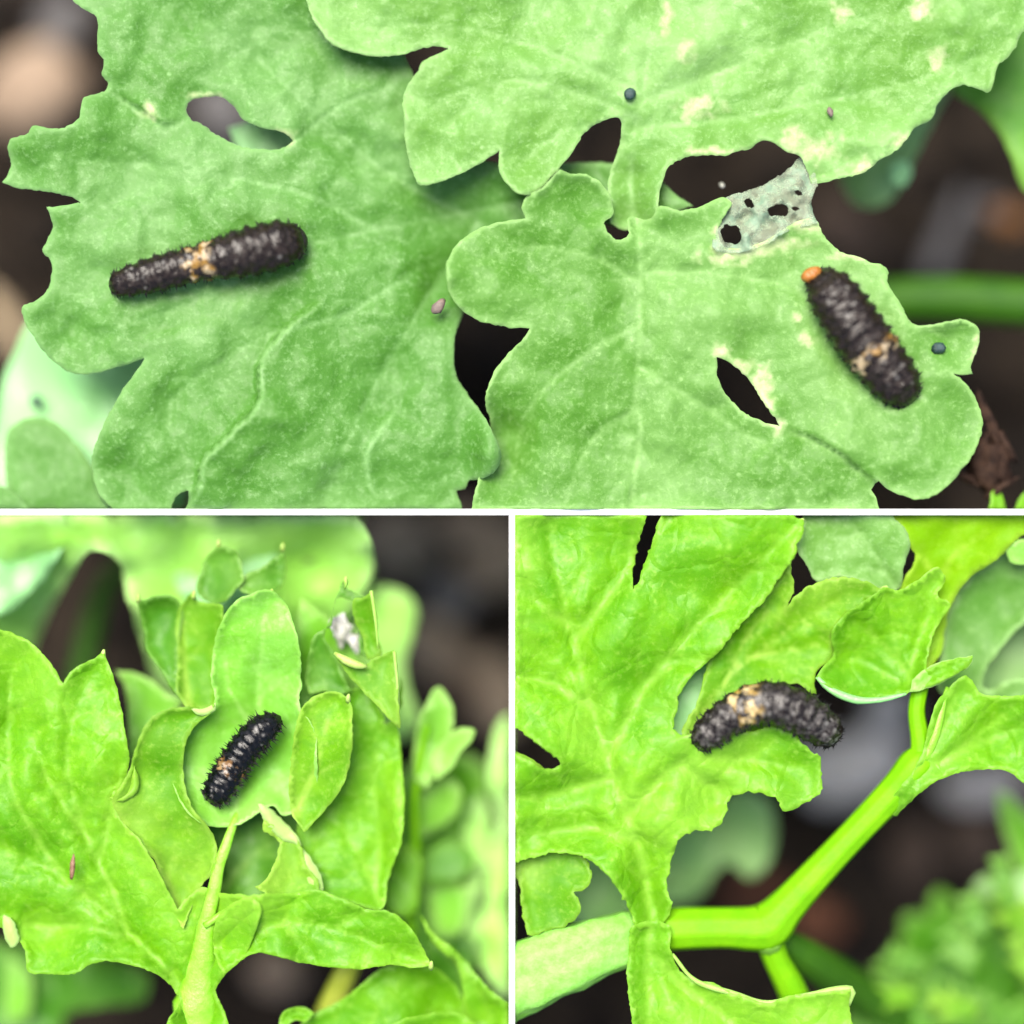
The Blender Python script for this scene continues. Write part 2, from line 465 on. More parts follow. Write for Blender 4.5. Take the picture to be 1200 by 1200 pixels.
def stone(name, label, cat, x, y, z, rx, ry, mat, rot=0, group=None, seed=0, rz=None, sub=3, amp=.3):
    bm = bmesh.new(); bmesh.ops.create_icosphere(bm, subdivisions=sub, radius=1.0)
    for v in bm.verts:
        v.co *= 1+amp*fbm(v.co*1.1+Vector((seed*3.7, seed, 0)), 3)
    s = (H-z)/H/100
    k = rz if rz is not None else min(rx, ry)*.7
    bm.transform(Matrix.Rotation(R(-rot), 4, 'Z') @ Matrix.Diagonal((rx*s, ry*s, k*s, 1)))
    me = bpy.data.meshes.new(name); bm.to_mesh(me); bm.free()
    me.polygons.foreach_set('use_smooth', [True]*len(me.polygons))
    o = link(name, me, mat, None, P(x, y, z)); tag(o, label, cat, group); return o

G = 'stones and litter lying on the soil'
stone('stone', 'large pinkish tan stone, blurred, on the soil at upper left', 'stone', 38, 108, -6, 66, 52, M['tan'], -20, G, 1)
stone('stone', 'small grey stone at the left end of the upper picture above the tan stone', 'stone', 72, 28, -6.3, 26, 40, M['greystone'], 30, G, 2)
stone('wood_chip', 'pale wood chip slanting at the left border beside the mint leaf', 'wood chip', 8, 380, -5.5, 14, 52, M['wood'], -35, G, 3)
stone('stone', 'grey stone seen through the long hole of the broad leaf', 'stone', 262, 132, -5.8, 30, 44, M['greystone'], -35, G, 4)
stone('stone', 'pale grey stone beside an orange chip at far right', 'stone', 1156, 246, -5.6, 18, 16, M['greystone'], 0, G, 5)
stone('bark_chip', 'small orange bark chip on the dark soil at far right', 'bark chip', 1181, 258, -5.4, 22, 14, M['orange'], 20, G, 6)
stone('stone', 'brown stone under the chewed grey membrane', 'stone', 985, 275, -5.8, 46, 30, M['brownstone'], 10, G, 7)
stone('twig', 'greyish upright twig, blurred, left of the orange chip', 'twig', 1108, 280, -5.6, 12, 60, M['greystone'], 22, G, 8)
stone('stone', 'pale brown stone at the top of the soil patch, lower left picture', 'stone', 545, 612, -5.8, 34, 20, M['tan'], 0, G, 9)
stone('stone', 'pale stone in the middle of the brown soil patch, lower left picture', 'stone', 528, 702, -5.8, 30, 22, M['greystone'], 0, G, 10)
stone('stone', 'brown stone above the small right leaf tip, lower left picture', 'stone', 535, 815, -5.8, 28, 26, M['brownstone'], 0, G, 11)
stone('stone', 'tan stone under the lower right leaflet, lower left picture', 'stone', 325, 1138, -5.8, 30, 24, M['tan'], 0, G, 12)
stone('stone', 'pale grey stone below the cupped leaf, lower right picture', 'stone', 1040, 832, -5.6, 24, 30, M['palestone'], 0, G, 13)
stone('stone', 'grey stone under the right leaf of the forked stem', 'stone', 1150, 922, -5.8, 50, 22, M['palestone'], 0, G, 14)
stone('dead_leaf', 'rusty dead leaf scrap behind the horizontal stalk', 'dead leaf', 885, 1046, -5.6, 44, 16, M['rust'], -5, G, 15)
stone('dead_leaf', 'rusty dead leaf scrap below the slanting green stem', 'dead leaf', 955, 1078, -5.6, 34, 26, M['rust'], 25, G, 16)
stone('stone', 'brown stone right of the slanting green stem', 'stone', 1140, 985, -5.8, 30, 40, M['brownstone'], 0, G, 17)
stone('stone', 'brown stone above the fringed blurred leaf', 'stone', 1070, 1000, -5.9, 26, 40, M['brownstone'], 10, G, 18)
stone('stone', 'grey stone between the chewed tip and the slanting stem', 'stone', 1000, 900, -5.6, 66, 40, M['palestone'], -15, G, 19)

for i, (x, y, rx, ry, lb) in enumerate(((462, 640, 44, 36, 'brown clod beside the pale blurred leaf, top of the soil patch'), (578, 655, 40, 44, 'brown clod against the white strip, top of the soil patch'),
                                        (515, 765, 50, 36, 'brown clod below the pale stone of the soil patch'), (582, 810, 44, 34, 'brown clod low on the soil patch by the white strip'))):
    stone('clod', lb, 'clod', x, y, -6.0, rx, ry, M['clod'], 20*i, G, 30+i, amp=.45)

# ---------------------------------------------------------------- white strip added in place of the gaps between the pictures
def strip():
    t = thing('picture_gap_strip', 'thin white T-shaped strip added in place of the gaps between the three pictures', 'divider', 600, 600, -7.0)
    b = t.location
    def box(name, x0, x1, y0, y1, z0, z1):
        V = [(x, y, z) for z in (z0, z1) for y in (y0, y1) for x in (x0, x1)]
        V = [Vector(v)-b for v in V]
        F = [(0, 2, 3, 1), (4, 5, 7, 6), (0, 1, 5, 4), (2, 6, 7, 3), (0, 4, 6, 2), (1, 3, 7, 5)]
        link(name, mesh(name, V, F, False), M['white'], t)
    w = .034
    box('strip', -8.5, 8.5, -w, w, -.06, .10)
    box('strip', -w, w, -8.5, -w, -.06, .10)
    box('post', -8.58, -8.5, -w*2, w*2, -7.3, .10); box('post', 8.5, 8.58, -w*2, w*2, -7.3, .10); box('post', -w*2, w*2, -8.58, -8.5, -7.3, .10)
strip()

# ---------------------------------------------------------------- caterpillars
def cat_mat(name, dark, grey, greyness, cream, orange):
    m, N, L, B = nt(name)
    co = N.new('ShaderNodeTexCoord').outputs['Object']
    n1 = noise_n(N, L, co, 5, 4, .6); n2 = noise_n(N, L, co, 16, 5, .65)
    A = {}
    for k in ('saddle', 'dot', 'dorsal'):
        a = N.new('ShaderNodeAttribute'); a.attribute_name = k; A[k] = a.outputs['Fac']
    col = mixc(N, L, ramp(N, L, n1, .3, .7), dark, tuple(c*1.8 for c in dark))
    g = math_n(N, L, 'MULTIPLY', ramp(N, L, n2, .46, .66), A['dorsal'])
    col = mixc(N, L, math_n(N, L, 'MULTIPLY', g, greyness), col, grey)
    s = math_n(N, L, 'MULTIPLY', A['saddle'], ramp(N, L, noise_n(N, L, co, 9.5, 3, .6), .47, .57))
    sc = mixc(N, L, ramp(N, L, noise_n(N, L, co, 6, 2), .47, .56), cream, orange)
    col = mixc(N, L, s, col, sc)
    col = mixc(N, L, math_n(N, L, 'MULTIPLY', A['dot'], .6), col, (.26, .25, .23))
    L.new(col, B.inputs['Base Color'])
    B.inputs['Roughness'].default_value = .24; B.inputs['Specular IOR Level'].default_value = .24
    bp = N.new('ShaderNodeBump'); bp.inputs['Strength'].default_value = .3; bp.inputs['Distance'].default_value = .03
    L.new(n2, bp.inputs['Height']); L.new(bp.outputs[0], B.inputs['Normal'])
    return m

M['cat_brown'] = cat_mat('caterpillar_brown', (.0050, .0030, .0020), (.044, .034, .028), .5, (.27, .21, .125), (.17, .095, .02))
M['cat_black'] = cat_mat('caterpillar_black', (.0008, .0009, .0011), (.012, .012, .012), .25, (.19, .125, .055), (.10, .05, .014))
M['cat_grey'] = cat_mat('caterpillar_grey', (.0050, .0034, .0026), (.13, .12, .11), .55, (.38, .29, .14), (.25, .155, .03))
M['bristle'] = plain('bristle', (.002, .002, .002), (.006, .005, .005), .6, 8, 0, .2)
M['head'] = plain('head_capsule', (.005, .004, .004), (.02, .017, .014), .35, 8, .4, .3)
M['horn'] = plain('orange_horn', (.24, .075, .006), (.29, .12, .02), .4, 12, .3)

def caterpillar(label, path, hw, zs, saddle, mat, nseg=13, horn=False, spikes=1.0, head_at=0, seed=0, dots=12):
    """path in px, half widths in px, zs height of the belly; a tube of rings, folds and warts"""
    rnd = random.Random(seed+11)
    pp = smooth_open([(a[0], a[1], zz, w) for a, w, zz in zip(path, hw, zs)], 1.4)
    mid = pp[len(pp)//2]
    t = thing('caterpillar', label, 'caterpillar', mid[0], mid[1], mid[2])
    base = t.location
    n = len(pp); seg = 56
    cum = np.concatenate([[0], np.cumsum(np.hypot(np.diff(pp[:, 0]), np.diff(pp[:, 1])))]); cum /= cum[-1]
    V = []; F = []; AS = []; AD = []; AG = []
    dotl = [(rnd.uniform(.06, .94), rnd.uniform(.25*math.pi, .75*math.pi), rnd.uniform(.6, 1.3)) for _ in range(dots)]
    frames = []
    for i in range(n):
        u = cum[i]; w = pp[i][3]
        end = min(u, 1-u)
        Ltot = np.hypot(np.diff(pp[:, 0]), np.diff(pp[:, 1])).sum()
        e = end*Ltot/(w*1.15)
        if e < 1: w = w*math.sqrt(max(0.004, 1-(1-e)**2))
        c = P(pp[i][0], pp[i][1], pp[i][2])
        a = max(i-1, 0); b = min(i+1, n-1)
        tg = (P(*pp[b][:3])-P(*pp[a][:3])).normalized()
        sd = tg.cross(Vector((0, 0, 1))).normalized(); up = sd.cross(tg).normalized()
        r = w/100*(H-pp[i][2])/H
        rc = pp[i][3]/100
        ph = u*nseg
        ring = .07*abs(math.sin(math.pi*ph))**.5-.06 + .014*math.cos(ph*6*math.pi)
        cc = c+up*(r*.82)
        frames.append((cc, sd, up, tg, r, u))
        for k in range(seg):
            an = 2*math.pi*k/seg
            cx, cy = math.cos(an), math.sin(an)
            q = 1+ring
            # warts: rows of tubercles on every ring
            fr = (ph % 1.0)-.5
            for ra in (.5, .5-.17, .5+.17, .5-.34, .5+.34, 0.02, .98):
                da = (an/math.pi-ra)
                q += .11*math.exp(-(da/.04)**2-(fr/.15)**2)
            nz = noise.noise(Vector((u*nseg*1.7+seed*9, cx*2.6, cy*2.6)))
            q += .016*math.sin(ph*math.pi*6+2*nz)*max(0, cy)
            q += .04*nz+.025*noise.noise(Vector((u*nseg*4+seed*9, cx*6, cy*6)))
            yy = cy*.86 if cy > 0 else cy*.72
            V.append(cc+sd*(cx*r*q)+up*(yy*r*q)-base)
            s0, s1, s2 = saddle
            jj = .035*noise.noise(Vector((cx*2.2, cy*2.2, seed*3.3)))
            sv = max(0, 1-abs((u+jj-s0)/s1)**2.5)*min(1, max(0, (cy+.15)*2.2))
            AS.append(min(1, max(0, sv*1.5)))
            d = 0
            for (du, dan, dr) in dotl:
                x = (u-du)*Ltot/1.9/dr; y2 = (an-dan)*pp[i][3]/1.9/dr
                d = max(d, math.exp(-(x*x+y2*y2)**2))
            AD.append(d*.8)
            AG.append(max(0, min(1, math.exp(-((an-math.pi*.5)/.75)**2)*1.0+.25*max(0, cy)+.6*max(math.exp(-((an/math.pi-ra)/.05)**2-(((ph % 1.0)-.5)/.2)**2) for ra in (.5, .33, .67, .84, .16)))))
    for i in range(n-1):
        for k in range(seg):
            F.append((i*seg+k, (i+1)*seg+k, (i+1)*seg+(k+1) % seg, i*seg+(k+1) % seg))
    F.append(tuple(range(seg))); F.append(tuple((n-1)*seg+k for k in range(seg-1, -1, -1)))
    me = mesh('body', V, F, True, {'saddle': AS, 'dot': AD, 'dorsal': AG})
    link('body', me, mat, t)
    # bristles rise from the warts
    V = []; F = []
    def spike(p, d, ln, wd):
        d = d.normalized(); s = d.orthogonal().normalized(); s2 = d.cross(s); b = len(V)
        for k in range(5):
            a = 2*math.pi*k/5
            V.append(p-d*wd+s*(math.cos(a)*wd)+s2*(math.sin(a)*wd)-base)
        V.append(p+d*ln-base)
        for k in range(5): F.append((b+k, b+(k+1) % 5, b+5))
    for sgi in range(nseg):
        for ra in (-.06, .02, .10, .18, .33, .5, .67, .82, .90, .98, 1.06):
            for rep in range(3):
                u = (sgi+.5+rnd.uniform(-.36, .36))/nseg
                f = min(frames, key=lambda f: abs(f[5]-u))
                cc, sd, up, tg, r, _ = f
                if r < .04: continue
                an = math.pi*(ra+rnd.uniform(-.04, .04))
                cx, cy = math.cos(an), math.sin(an); yy = cy*.86 if cy > 0 else cy*.72
                d = sd*cx+up*yy+tg*rnd.uniform(-.5, .5)
                ln = (.015+.045*rnd.random()**1.5)*spikes
                spike(cc+sd*(cx*r*1.0)+up*(yy*r*1.0), d, ln*1.25, .010)
    for e in (0, n-1):
        fi = frames[6] if e == 0 else frames[n-7]
        cc, sd, up, tg, r, _ = fi
        for _ in range(26):
            an = rnd.uniform(-.1, 1.1)*math.pi
            cx, cy = math.cos(an), math.sin(an)
            d = sd*cx+up*cy*.86+tg*(-1 if e == 0 else 1)*rnd.uniform(.2, 1.4)
            spike(cc+sd*cx*r*.95+up*cy*.8*r, d, (.012+.05*rnd.random())*spikes, .009)
    o = link('bristle_coat', mesh('bristle_coat', V, F, False), M['bristle'], t); o['kind'] = 'stuff'
    # head capsule tucked under the front end
    fi = frames[8] if head_at == 0 else frames[n-9]
    cc, sd, up, tg, r, _ = fi
    dr = tg*(-1 if head_at == 0 else 1)
    bm = bmesh.new(); bmesh.ops.create_uvsphere(bm, u_segments=20, v_segments=14, radius=1)
    for v in bm.verts:
        v.co.z -= .12*math.exp(-(v.co.x/.2)**2)*max(0, v.co.y)       # cleft between the two cheeks
    rr = hw[0 if head_at == 0 else -1]/100*.62
    mt = Matrix((sd, dr, up)).transposed().to_4x4()
    bm.transform(Matrix.Translation(cc+dr*rr*.12-up*r*.25-base) @ mt @ Matrix.Diagonal((rr, rr*.7, rr*.7, 1)))
    hm = bpy.data.meshes.new('head'); bm.to_mesh(hm); bm.free(); hm.polygons.foreach_set('use_smooth', [True]*len(hm.polygons))
    link('head', hm, M['head'], t)
    if horn:
        bm = bmesh.new(); bmesh.ops.create_uvsphere(bm, u_segments=18, v_segments=12, radius=1)
        for v in bm.verts:
            v.co *= 1+.15*noise.noise(v.co*2.4); v.co.z *= 1-.3*math.exp(-(v.co.x/.25)**2)*(v.co.z > 0)
        bm.transform(Matrix.Translation(P(951, 322, .33)-base) @ Matrix.Rotation(R(28), 4, 'Z') @ Matrix.Diagonal((.125, .085, .10, 1)))
        hm = bpy.data.meshes.new('horn'); bm.to_mesh(hm); bm.free(); hm.polygons.foreach_set('use_smooth', [True]*len(hm.polygons))
        link('horn', hm, M['horn'], t)['label'] = 'orange horn at the front end'
    # prolegs
    for u in (.28, .42, .5, .58, .66, .93):
        f = min(frames, key=lambda f: abs(f[5]-u)); cc, sd, up, tg, r, _ = f
        for s in (-1, 1):
            bm = bmesh.new(); bmesh.ops.create_cone(bm, cap_ends=True, segments=10, radius1=.05, radius2=.075, depth=.16)
            bm.transform(Matrix.Translation(cc+sd*(s*r*.42)-up*(r*.72)-base))
            pm = bpy.data.meshes.new('proleg'); bm.to_mesh(pm); bm.free(); link('proleg', pm, M['head'], t)
    return t

caterpillar('brown-black caterpillar with pale saddle, lying nearly level on the wide left leaf',
            S('128,337 180,324 235,310 300,296 360,280'), (13, 20, 21, 28, 24), (.10, .10, .10, .10, .10), (.46, .085, 0), M['cat_brown'], seed=1, head_at=1)
caterpillar('stout brown caterpillar with an orange tip, slanting on the chewed right lobe',
            S('952,318 975,350 1005,395 1040,440 1069,473'), (20, 29, 32, 29, 21), (.16, .14, .12, .12, .12), (.62, .065, 0), M['cat_brown'], seed=2, horn=True, nseg=12)
caterpillar('jet black spiny caterpillar with a small tan saddle, in the cupped curly leaf',
            S('329,839 303,860 279,890 259,922 244,940'), (14, 18, 18.5, 18, 15), (.02, -.06, -.10, -.08, -.06), (.63, .085, 0), M['cat_black'], seed=3, spikes=1.25, nseg=12)
caterpillar('arched grey-speckled caterpillar with a golden saddle, reaching over a chewed leaf edge',
            S('813,875 835,853 860,834 886,823 911,824 936,834 959,849 979,866'), (15, 20, 22, 24, 25, 25, 22, 15), (.08, .10, .12, .14, .12, .06, 0, -.1), (.40, .085, 0), M['cat_grey'], seed=4, dots=30, head_at=1)

# ---------------------------------------------------------------- UPPER PICTURE: leaves
LF = 'parsley leaves'
t = thing('parsley_leaf', 'broad matt green leaf with a long hole, under the level caterpillar', 'leaf', 640, 250, -.5)
blade(t, 'leaflet',
 '60,-60 70,-30 85,0 100,12 113,20 114,40 115,60 122,73 119,88 127,98 125,105 113,110 97,115 95,126 92,138 82,146 75,150 55,150 37,148 33,156 24,159 12,164 9,172 13,195 2,214 20,220 60,225 80,230 96,237 75,241 54,243 60,256 61,270 55,281 51,296 57,302 60,325 55,340 42,352 26,360 30,380 40,395 48,408 60,421 75,433 95,439 120,436 145,428 170,420 160,435 145,455 130,480 118,505 108,535 110,560 115,577 125,590 135,600 145,640 520,640 542,600 538,585 536,574 545,573 550,563 558,562 572,558 583,549 587,538 584,522 577,506 568,488 560,478 547,460 535,440 532,420 533,396 541,371 560,340 600,330 660,290 700,262 735,268 770,256 812,241 790,226 777,214 757,208 735,196 717,192 660,191 600,192 520,170 490,130 487,95 475,66 470,45 440,10 430,-60',
 M['sage'], z=-.08, tilt=(-.02, 0), step=5,
 holes=['218,128 222,119 235,114 250,113 263,116 275,126 285,140 300,147 315,152 324,153 335,157 343,166 337,170 320,175 300,174 285,172 270,167 250,155 235,145 224,140', '204,584 212,577 221,574 222,582 217,596 212,620 200,620 201,596'],
 veins=['735,228 640,232 540,250 440,270 340,290 240,305 120,330', '540,250 450,200 380,140 300,70 220,10', '440,270 360,230 250,205 130,190 40,195', '560,262 500,350 440,450 390,560 380,620', '470,330 400,370 300,400 200,470 150,560', '350,285 260,340 150,380 80,395'],
 folds=[('127,104 165,128 192,145 218,140', -.10, 40), ('340,168 400,120 470,95', -.04, 40), ('216,620 219,596 233,566 236,541 270,506 301,472 303,430 316,404 346,374 384,346', .30, 60), ('445,597 428,560 432,520 470,470', .05, 40)],
 bumps=[(250, 300, 150, .08), (60, 190, 60, .05), (480, 140, 90, -.25), (560, 260, 90, -.3), (560, 330, 40, -.2), (720, 225, 90, -.25), (575, 530, (22, 45), .42), (330, 520, 90, .06), (130, 560, 50, -.1)],
 dry=[(176, 130, 9), (330, 158, (12, 5)), (340, 164, 5), (240, 112, (20, 3))], curl=-.05, puff=.06, pw=26, vw=2.6, wav=.05, wsc=.018, seed=2)

t = thing('parsley_leaf', 'pale green compound leaf with chewed holes, carrying the stout slanting caterpillar', 'leaf', 740, 230, -.4)
blade(t, 'leaflet',
 '345,-60 355,-20 362,12 375,35 390,52 410,60 430,65 455,66 475,63 490,58 510,54 526,57 510,65 495,73 488,86 476,102 472,115 474,140 475,165 478,185 485,205 490,216 510,214 535,206 560,193 586,177 584,195 592,213 605,225 620,228 632,222 645,208 657,195 663,189 676,169 690,151 706,142 726,139 728,155 722,182 717,195 712,225 716,262 770,262 772,235 777,210 781,199 791,190 806,184 830,182 850,182 866,177 880,174 888,167 896,164 907,167 920,177 938,184 946,200 953,216 965,214 987,208 1005,205 1020,197 1028,189 1046,180 1060,166 1072,150 1092,139 1096,128 1105,115 1115,105 1128,100 1145,104 1158,108 1165,96 1170,76 1178,70 1190,55 1196,42 1206,32 1220,-60',
 M['sage_pale'], z=.12, tilt=(0, -.03), step=5, label='upper leaflet with a pale ragged lower edge',
 veins=['742,260 740,200 748,130 765,50 780,-40', '748,140 680,110 600,95 500,120', '752,110 640,60 520,30 420,35', '750,120 830,90 930,50 1040,10', '748,150 850,140 960,120 1090,90 1160,60', '735,170 670,150 600,200'],
 bumps=[(740, 215, 50, -.22), (742, 268, 26, -.22), (620, 215, 40, .12), (500, 150, 60, .05), (900, 150, (120, 25), .05), (1050, 165, (40, 20), .12), (425, 50, 40, .05), (820, 120, 40, -.06)],
 folds=[('1035,186 1052,160 1080,142 1100,138', -.05, 16)],
 dry=[(820, 125, (22, 10)), (803, 60, 10), (985, 12, 10), (1080, 10, 12), (1098, 68, (9, 14)), (950, 175, (30, 14)), (835, 178, (30, 4)), (810, 132, 10), (930, 165, 14), (1010, 198, 10), (780, 20, (6, 18)), (1060, 165, (14, 5))],
 curl=.05, puff=.05, pw=28, vw=3.2, wav=.04, seed=4)
blade(t, 'leaflet',
 '668,203 655,199 648,206 634,221 616,231 611,243 616,256 600,258 575,263 553,272 535,286 525,304 523,325 528,346 540,362 556,373 577,380 600,384 621,384 613,397 602,408 590,420 579,436 571,455 569,475 574,490 573,520 564,552 556,578 553,600 550,640 1040,640 1031,600 1028,586 1022,574 1030,563 1040,573 1055,580 1075,585 1092,582 1110,570 1125,553 1137,538 1146,520 1151,500 1149,480 1140,461 1128,446 1116,438 1128,439 1140,438 1138,430 1142,418 1147,400 1147,385 1138,377 1125,374 1110,377 1090,380 1069,379 1062,370 1055,355 1045,341 1040,330 1041,320 1035,311 1020,308 1005,300 990,297 978,290 965,274 955,257 940,257 925,264 905,277 885,287 865,291 846,287 842,270 852,248 858,236 850,232 820,242 800,246 770,243 764,255 735,256 736,276 724,281 709,259 716,255 712,225 690,205',
 M['sage_warm'], z=.10, tilt=(.01, .0), step=5, label='lower leaflet with the slanting caterpillar on its right lobe',
 holes=['840,418 850,422 865,432 878,445 888,462 900,480 914,499 900,496 880,488 862,475 848,458 841,440'],
 veins=['745,250 750,300 750,380 746,450 740,520 738,620', '748,330 690,300 620,290 550,310', '750,380 680,420 620,480 600,560', '750,320 830,320 930,340 1000,400 1080,470 1120,520', '748,430 830,480 920,540 1000,600', '960,360 1040,370 1120,400', '744,480 690,520 660,600'],
 folds=[('915,501 948,511 985,531 1003,547 1030,566', -.14, 40), ('738,620 740,560 748,500 742,455', -.05, 50)],
 bumps=[(655, 205, 35, .10), (570, 330, 50, .08), (580, 520, 45, -.38), (570, 590, 40, -.1), (700, 240, 60, -.12), (1010, 400, 90, .06), (1080, 540, 60, .05), (800, 560, 60, -.08), (790, 240, 40, -.02)],
 dry=[(868, 432, (14, 9)), (884, 452, (9, 12)), (898, 474, (8, 14)), (912, 498, (8, 8)), (855, 298, (28, 12)), (838, 270, 5), (905, 286, (34, 9)), (945, 264, (22, 8)), (880, 294, (26, 9)), (895, 455, (9, 26)), (845, 412, 8), (912, 505, 6), (945, 398, 8), (1000, 300, (22, 4)), (1144, 415, (4, 20)), (935, 372, 5)],
 curl=.05, puff=.05, pw=28, vw=3.2, wav=.04, seed=6)
blade(t, 'chewed_membrane',
 '838,292 836,262 846,240 853,230 875,224 905,211 928,194 939,183 950,195 958,214 951,236 953,248 960,262 945,264 925,270 905,283 880,293 860,297',
 M['membrane'], z=.11, step=4, ostep=2.5, label='grey skeletonised patch pierced by small holes',
 holes=['845,272 849,265 857,263 865,265 869,273 866,282 858,286 850,284', '873,236 878,233 883,238 886,241 881,243 875,242', '899,248 904,243 911,240 920,240 924,246 922,252 912,253 903,252', '928,243 935,241 939,244 935,246 929,245', '932,224 936,223 940,228 936,229'],
 wav=.06, wsc=.06, curl=.02, jag=1.0, thick=.010)

t = thing('parsley_leaf', 'smooth pale mint leaf out of focus at the left, behind the broad leaf', 'leaf', 80, 480, -1.6)
blade(t, 'leaflet', '40,372 15,420 2,450 -6,500 -40,560 -50,640 200,640 215,480 190,410 120,380', M['mint'], z=-1.4, tilt=(.1, 0), step=14, wav=.05, curl=-.08)
blade(t, 'leaflet', '268,150 300,140 340,140 370,170 350,200 310,200 285,185', M['mint'], z=-.9, step=8, label='pale leaflet seen through the long hole')
t = thing('parsley_leaf', 'rounded green lobe in front of the mint leaf, lower left of the upper picture', 'leaf', 70, 590, -.6)
blade(t, 'leaflet', '6,525 10,506 25,493 45,489 65,496 85,515 100,535 110,553 116,578 130,610 100,640 0,640 10,600 7,560', M['sage'], z=-.5, tilt=(0, .02), curl=-.07, cw=10, step=8, rimw=3)
blade(t, 'leaflet', '-40,560 -10,568 8,572 22,582 34,600 20,640 -40,640', M['sage'], z=-.42, curl=-.07, cw=10, step=8)
t = thing('parsley_leaf', 'rounded mint green leaf, blurred, under the pale curled edge', 'leaf', 1040, 190, -1.8)
blade(t, 'leaflet', '1000,150 985,180 986,215 1000,238 1020,244 1042,236 1058,215 1075,180 1095,140 1110,105 1085,95 1040,120', M['grey'], z=-1.6, tilt=(.05, -.1), step=12, curl=-.1)
blade(t, 'leaflet', '1042,196 1055,188 1066,190 1068,205 1058,219 1046,214', M['mint'], z=-1.3, step=8)
t = thing('parsley_leaf', 'dark green leaf, blurred, behind the notched top right edge', 'leaf', 1190, 140, -1.2)
blade(t, 'leaflet', '1085,88 1110,104 1130,118 1150,132 1170,155 1185,185 1200,222 1260,240 1270,-20 1180,0 1120,40', M['deep'], z=-1.1, tilt=(0, .05), step=12)
t = thing('stem', 'blurred green stem running level to the right border', 'stem', 1120, 352, -2.2)
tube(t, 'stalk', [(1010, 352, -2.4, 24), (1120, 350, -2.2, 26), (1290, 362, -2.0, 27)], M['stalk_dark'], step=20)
t = thing('dead_flower', 'shrivelled brown dead flower head at the right lobe edge', 'dead flower', 1155, 545, -.8)
def husk(t):
    rnd = random.Random(5)
    b = t.location
    def blob(nm, x, y, z, rx, ry, rz, sd, rot=0, mat='husk'):
        bm = bmesh.new(); bmesh.ops.create_icosphere(bm, subdivisions=3, radius=1)
        for v in bm.verts: v.co *= 1+.5*fbm(v.co*1.7+Vector((sd, 0, 0)), 4)
        bm.transform(Matrix.Translation(P(x, y, z)-b) @ Matrix.Rotation(R(-rot), 4, 'Z') @ Matrix.Diagonal((rx/100, ry/100, rz/100, 1)))
        me = bpy.data.meshes.new(nm); bm.to_mesh(me); bm.free(); me.polygons.foreach_set('use_smooth', [True]*len(me.polygons))
        link(nm, me, M[mat], t)
    blob('seed_head', 1158, 548, -.55, 26, 30, 22, 1)
    for i, (x, y, rx, ry, rot) in enumerate(((1162, 500, 7, 30, -20), (1150, 476, 5, 20, -15), (1178, 520, 5, 24, -30), (1140, 562, 22, 6, 20), (1172, 572, 20, 5, -35), (1148, 528, 6, 22, 25))):
        blob('petal', x, y, -.45, rx, ry, 5, 3+i, rot)
husk(t)
t = thing('seedling', 'tiny green shoot at the bottom right of the upper picture', 'seedling', 1168, 590, -1.0)
blade(t, 'leaf_tip', '1160,640 1160,590 1163,576 1168,573 1174,580 1178,592 1178,640', M['bright'], z=-.5, step=5, curl=.06)
blade(t, 'leaf_tip', '1190,640 1192,590 1197,580 1204,575 1215,580 1220,640', M['bright'], z=-.5, step=5, curl=.06)

def pellet(name, label, cat, x, y, z, rx, ry, mat, rot=0, seed=0, group=None):
    return stone(name, label, cat, x, y, z, rx, ry, mat, rot, group, seed, min(rx, ry)*.8, 2, .35)
FG = 'frass pellets on the leaves'
pellet('frass_pellet', 'dark teal dropping on the upper leaflet above its stalk', 'frass pellet', 738, 110, .22, 6.5, 7.5, M['frass'], 0, 3, FG)
pellet('frass_pellet', 'round dark green dropping on the chewed tab right of the caterpillar', 'frass pellet', 1100, 408, .20, 8, 7.5, M['frass'], 0, 4, FG)
pellet('frass_pellet', 'blurred dark dropping on the mint leaf above the rounded lobe', 'frass pellet', 43, 471, -1.25, 8, 8, M['frass'], 0, 5, FG)
pellet('frass_pellet', 'tiny dark dropping near the top left edge of the broad leaf', 'frass pellet', 144, 71, .0, 4, 5, M['frass'], 0, 6, FG)
pellet('crumb', 'pinkish grain on the upper leaflet near the right', 'crumb', 973, 131, .20, 3.5, 6, M['pink'], -15, 7)
pellet('crumb', 'pinkish grey grain at the rounded lobe edge, middle of the upper picture', 'crumb', 514, 359, .02, 6, 11, M['pink'], 40, 8)
pellet('crumb', 'pale grain hanging in the dark hole beside the membrane', 'crumb', 846, 217, -.3, 3.5, 3, M['silk'], 40, 9)

# ---------------------------------------------------------------- LOWER LEFT PICTURE
t = thing('parsley_leaf', 'large pale green leaf far out of focus across the top, lower left picture', 'leaf', 200, 640, -5)
blade(t, 'leaflet', '-60,560 -60,830 20,790 55,720 80,680 110,645 135,655 150,700 165,740 190,800 260,840 330,820 380,760 420,705 437,665 434,630 415,600 380,560', M['backpale'], 'B', z=-1.6, tilt=(0, -.9), step=16, wav=.25, wsc=.012)
blade(t, 'leaflet', '330,650 350,640 380,634 415,640 436,665 430,692 395,706 350,720 320,700', M['back'], 'B', z=-1.7, step=12, curl=-.1)
blade(t, 'leaflet', '425,690 450,686 475,694 489,715 485,740 475,775 478,800 490,850 470,870 430,820 415,760', M['backpale'], 'B', z=-1.8, step=12, curl=-.1)
blade(t, 'leaflet', '-60,560 -60,700 0,720 40,690 70,650 90,600 80,560', M['mint'], 'B', z=-1.1, step=12, wav=.15, label='mint pale lobe at the left corner')
blade(t, 'leaflet', '190,560 215,620 205,680 235,720 290,700 330,650 350,560', M['mint'], 'B', z=-1.2, step=12, wav=.15, label='mint pale lobe behind the small lobes')
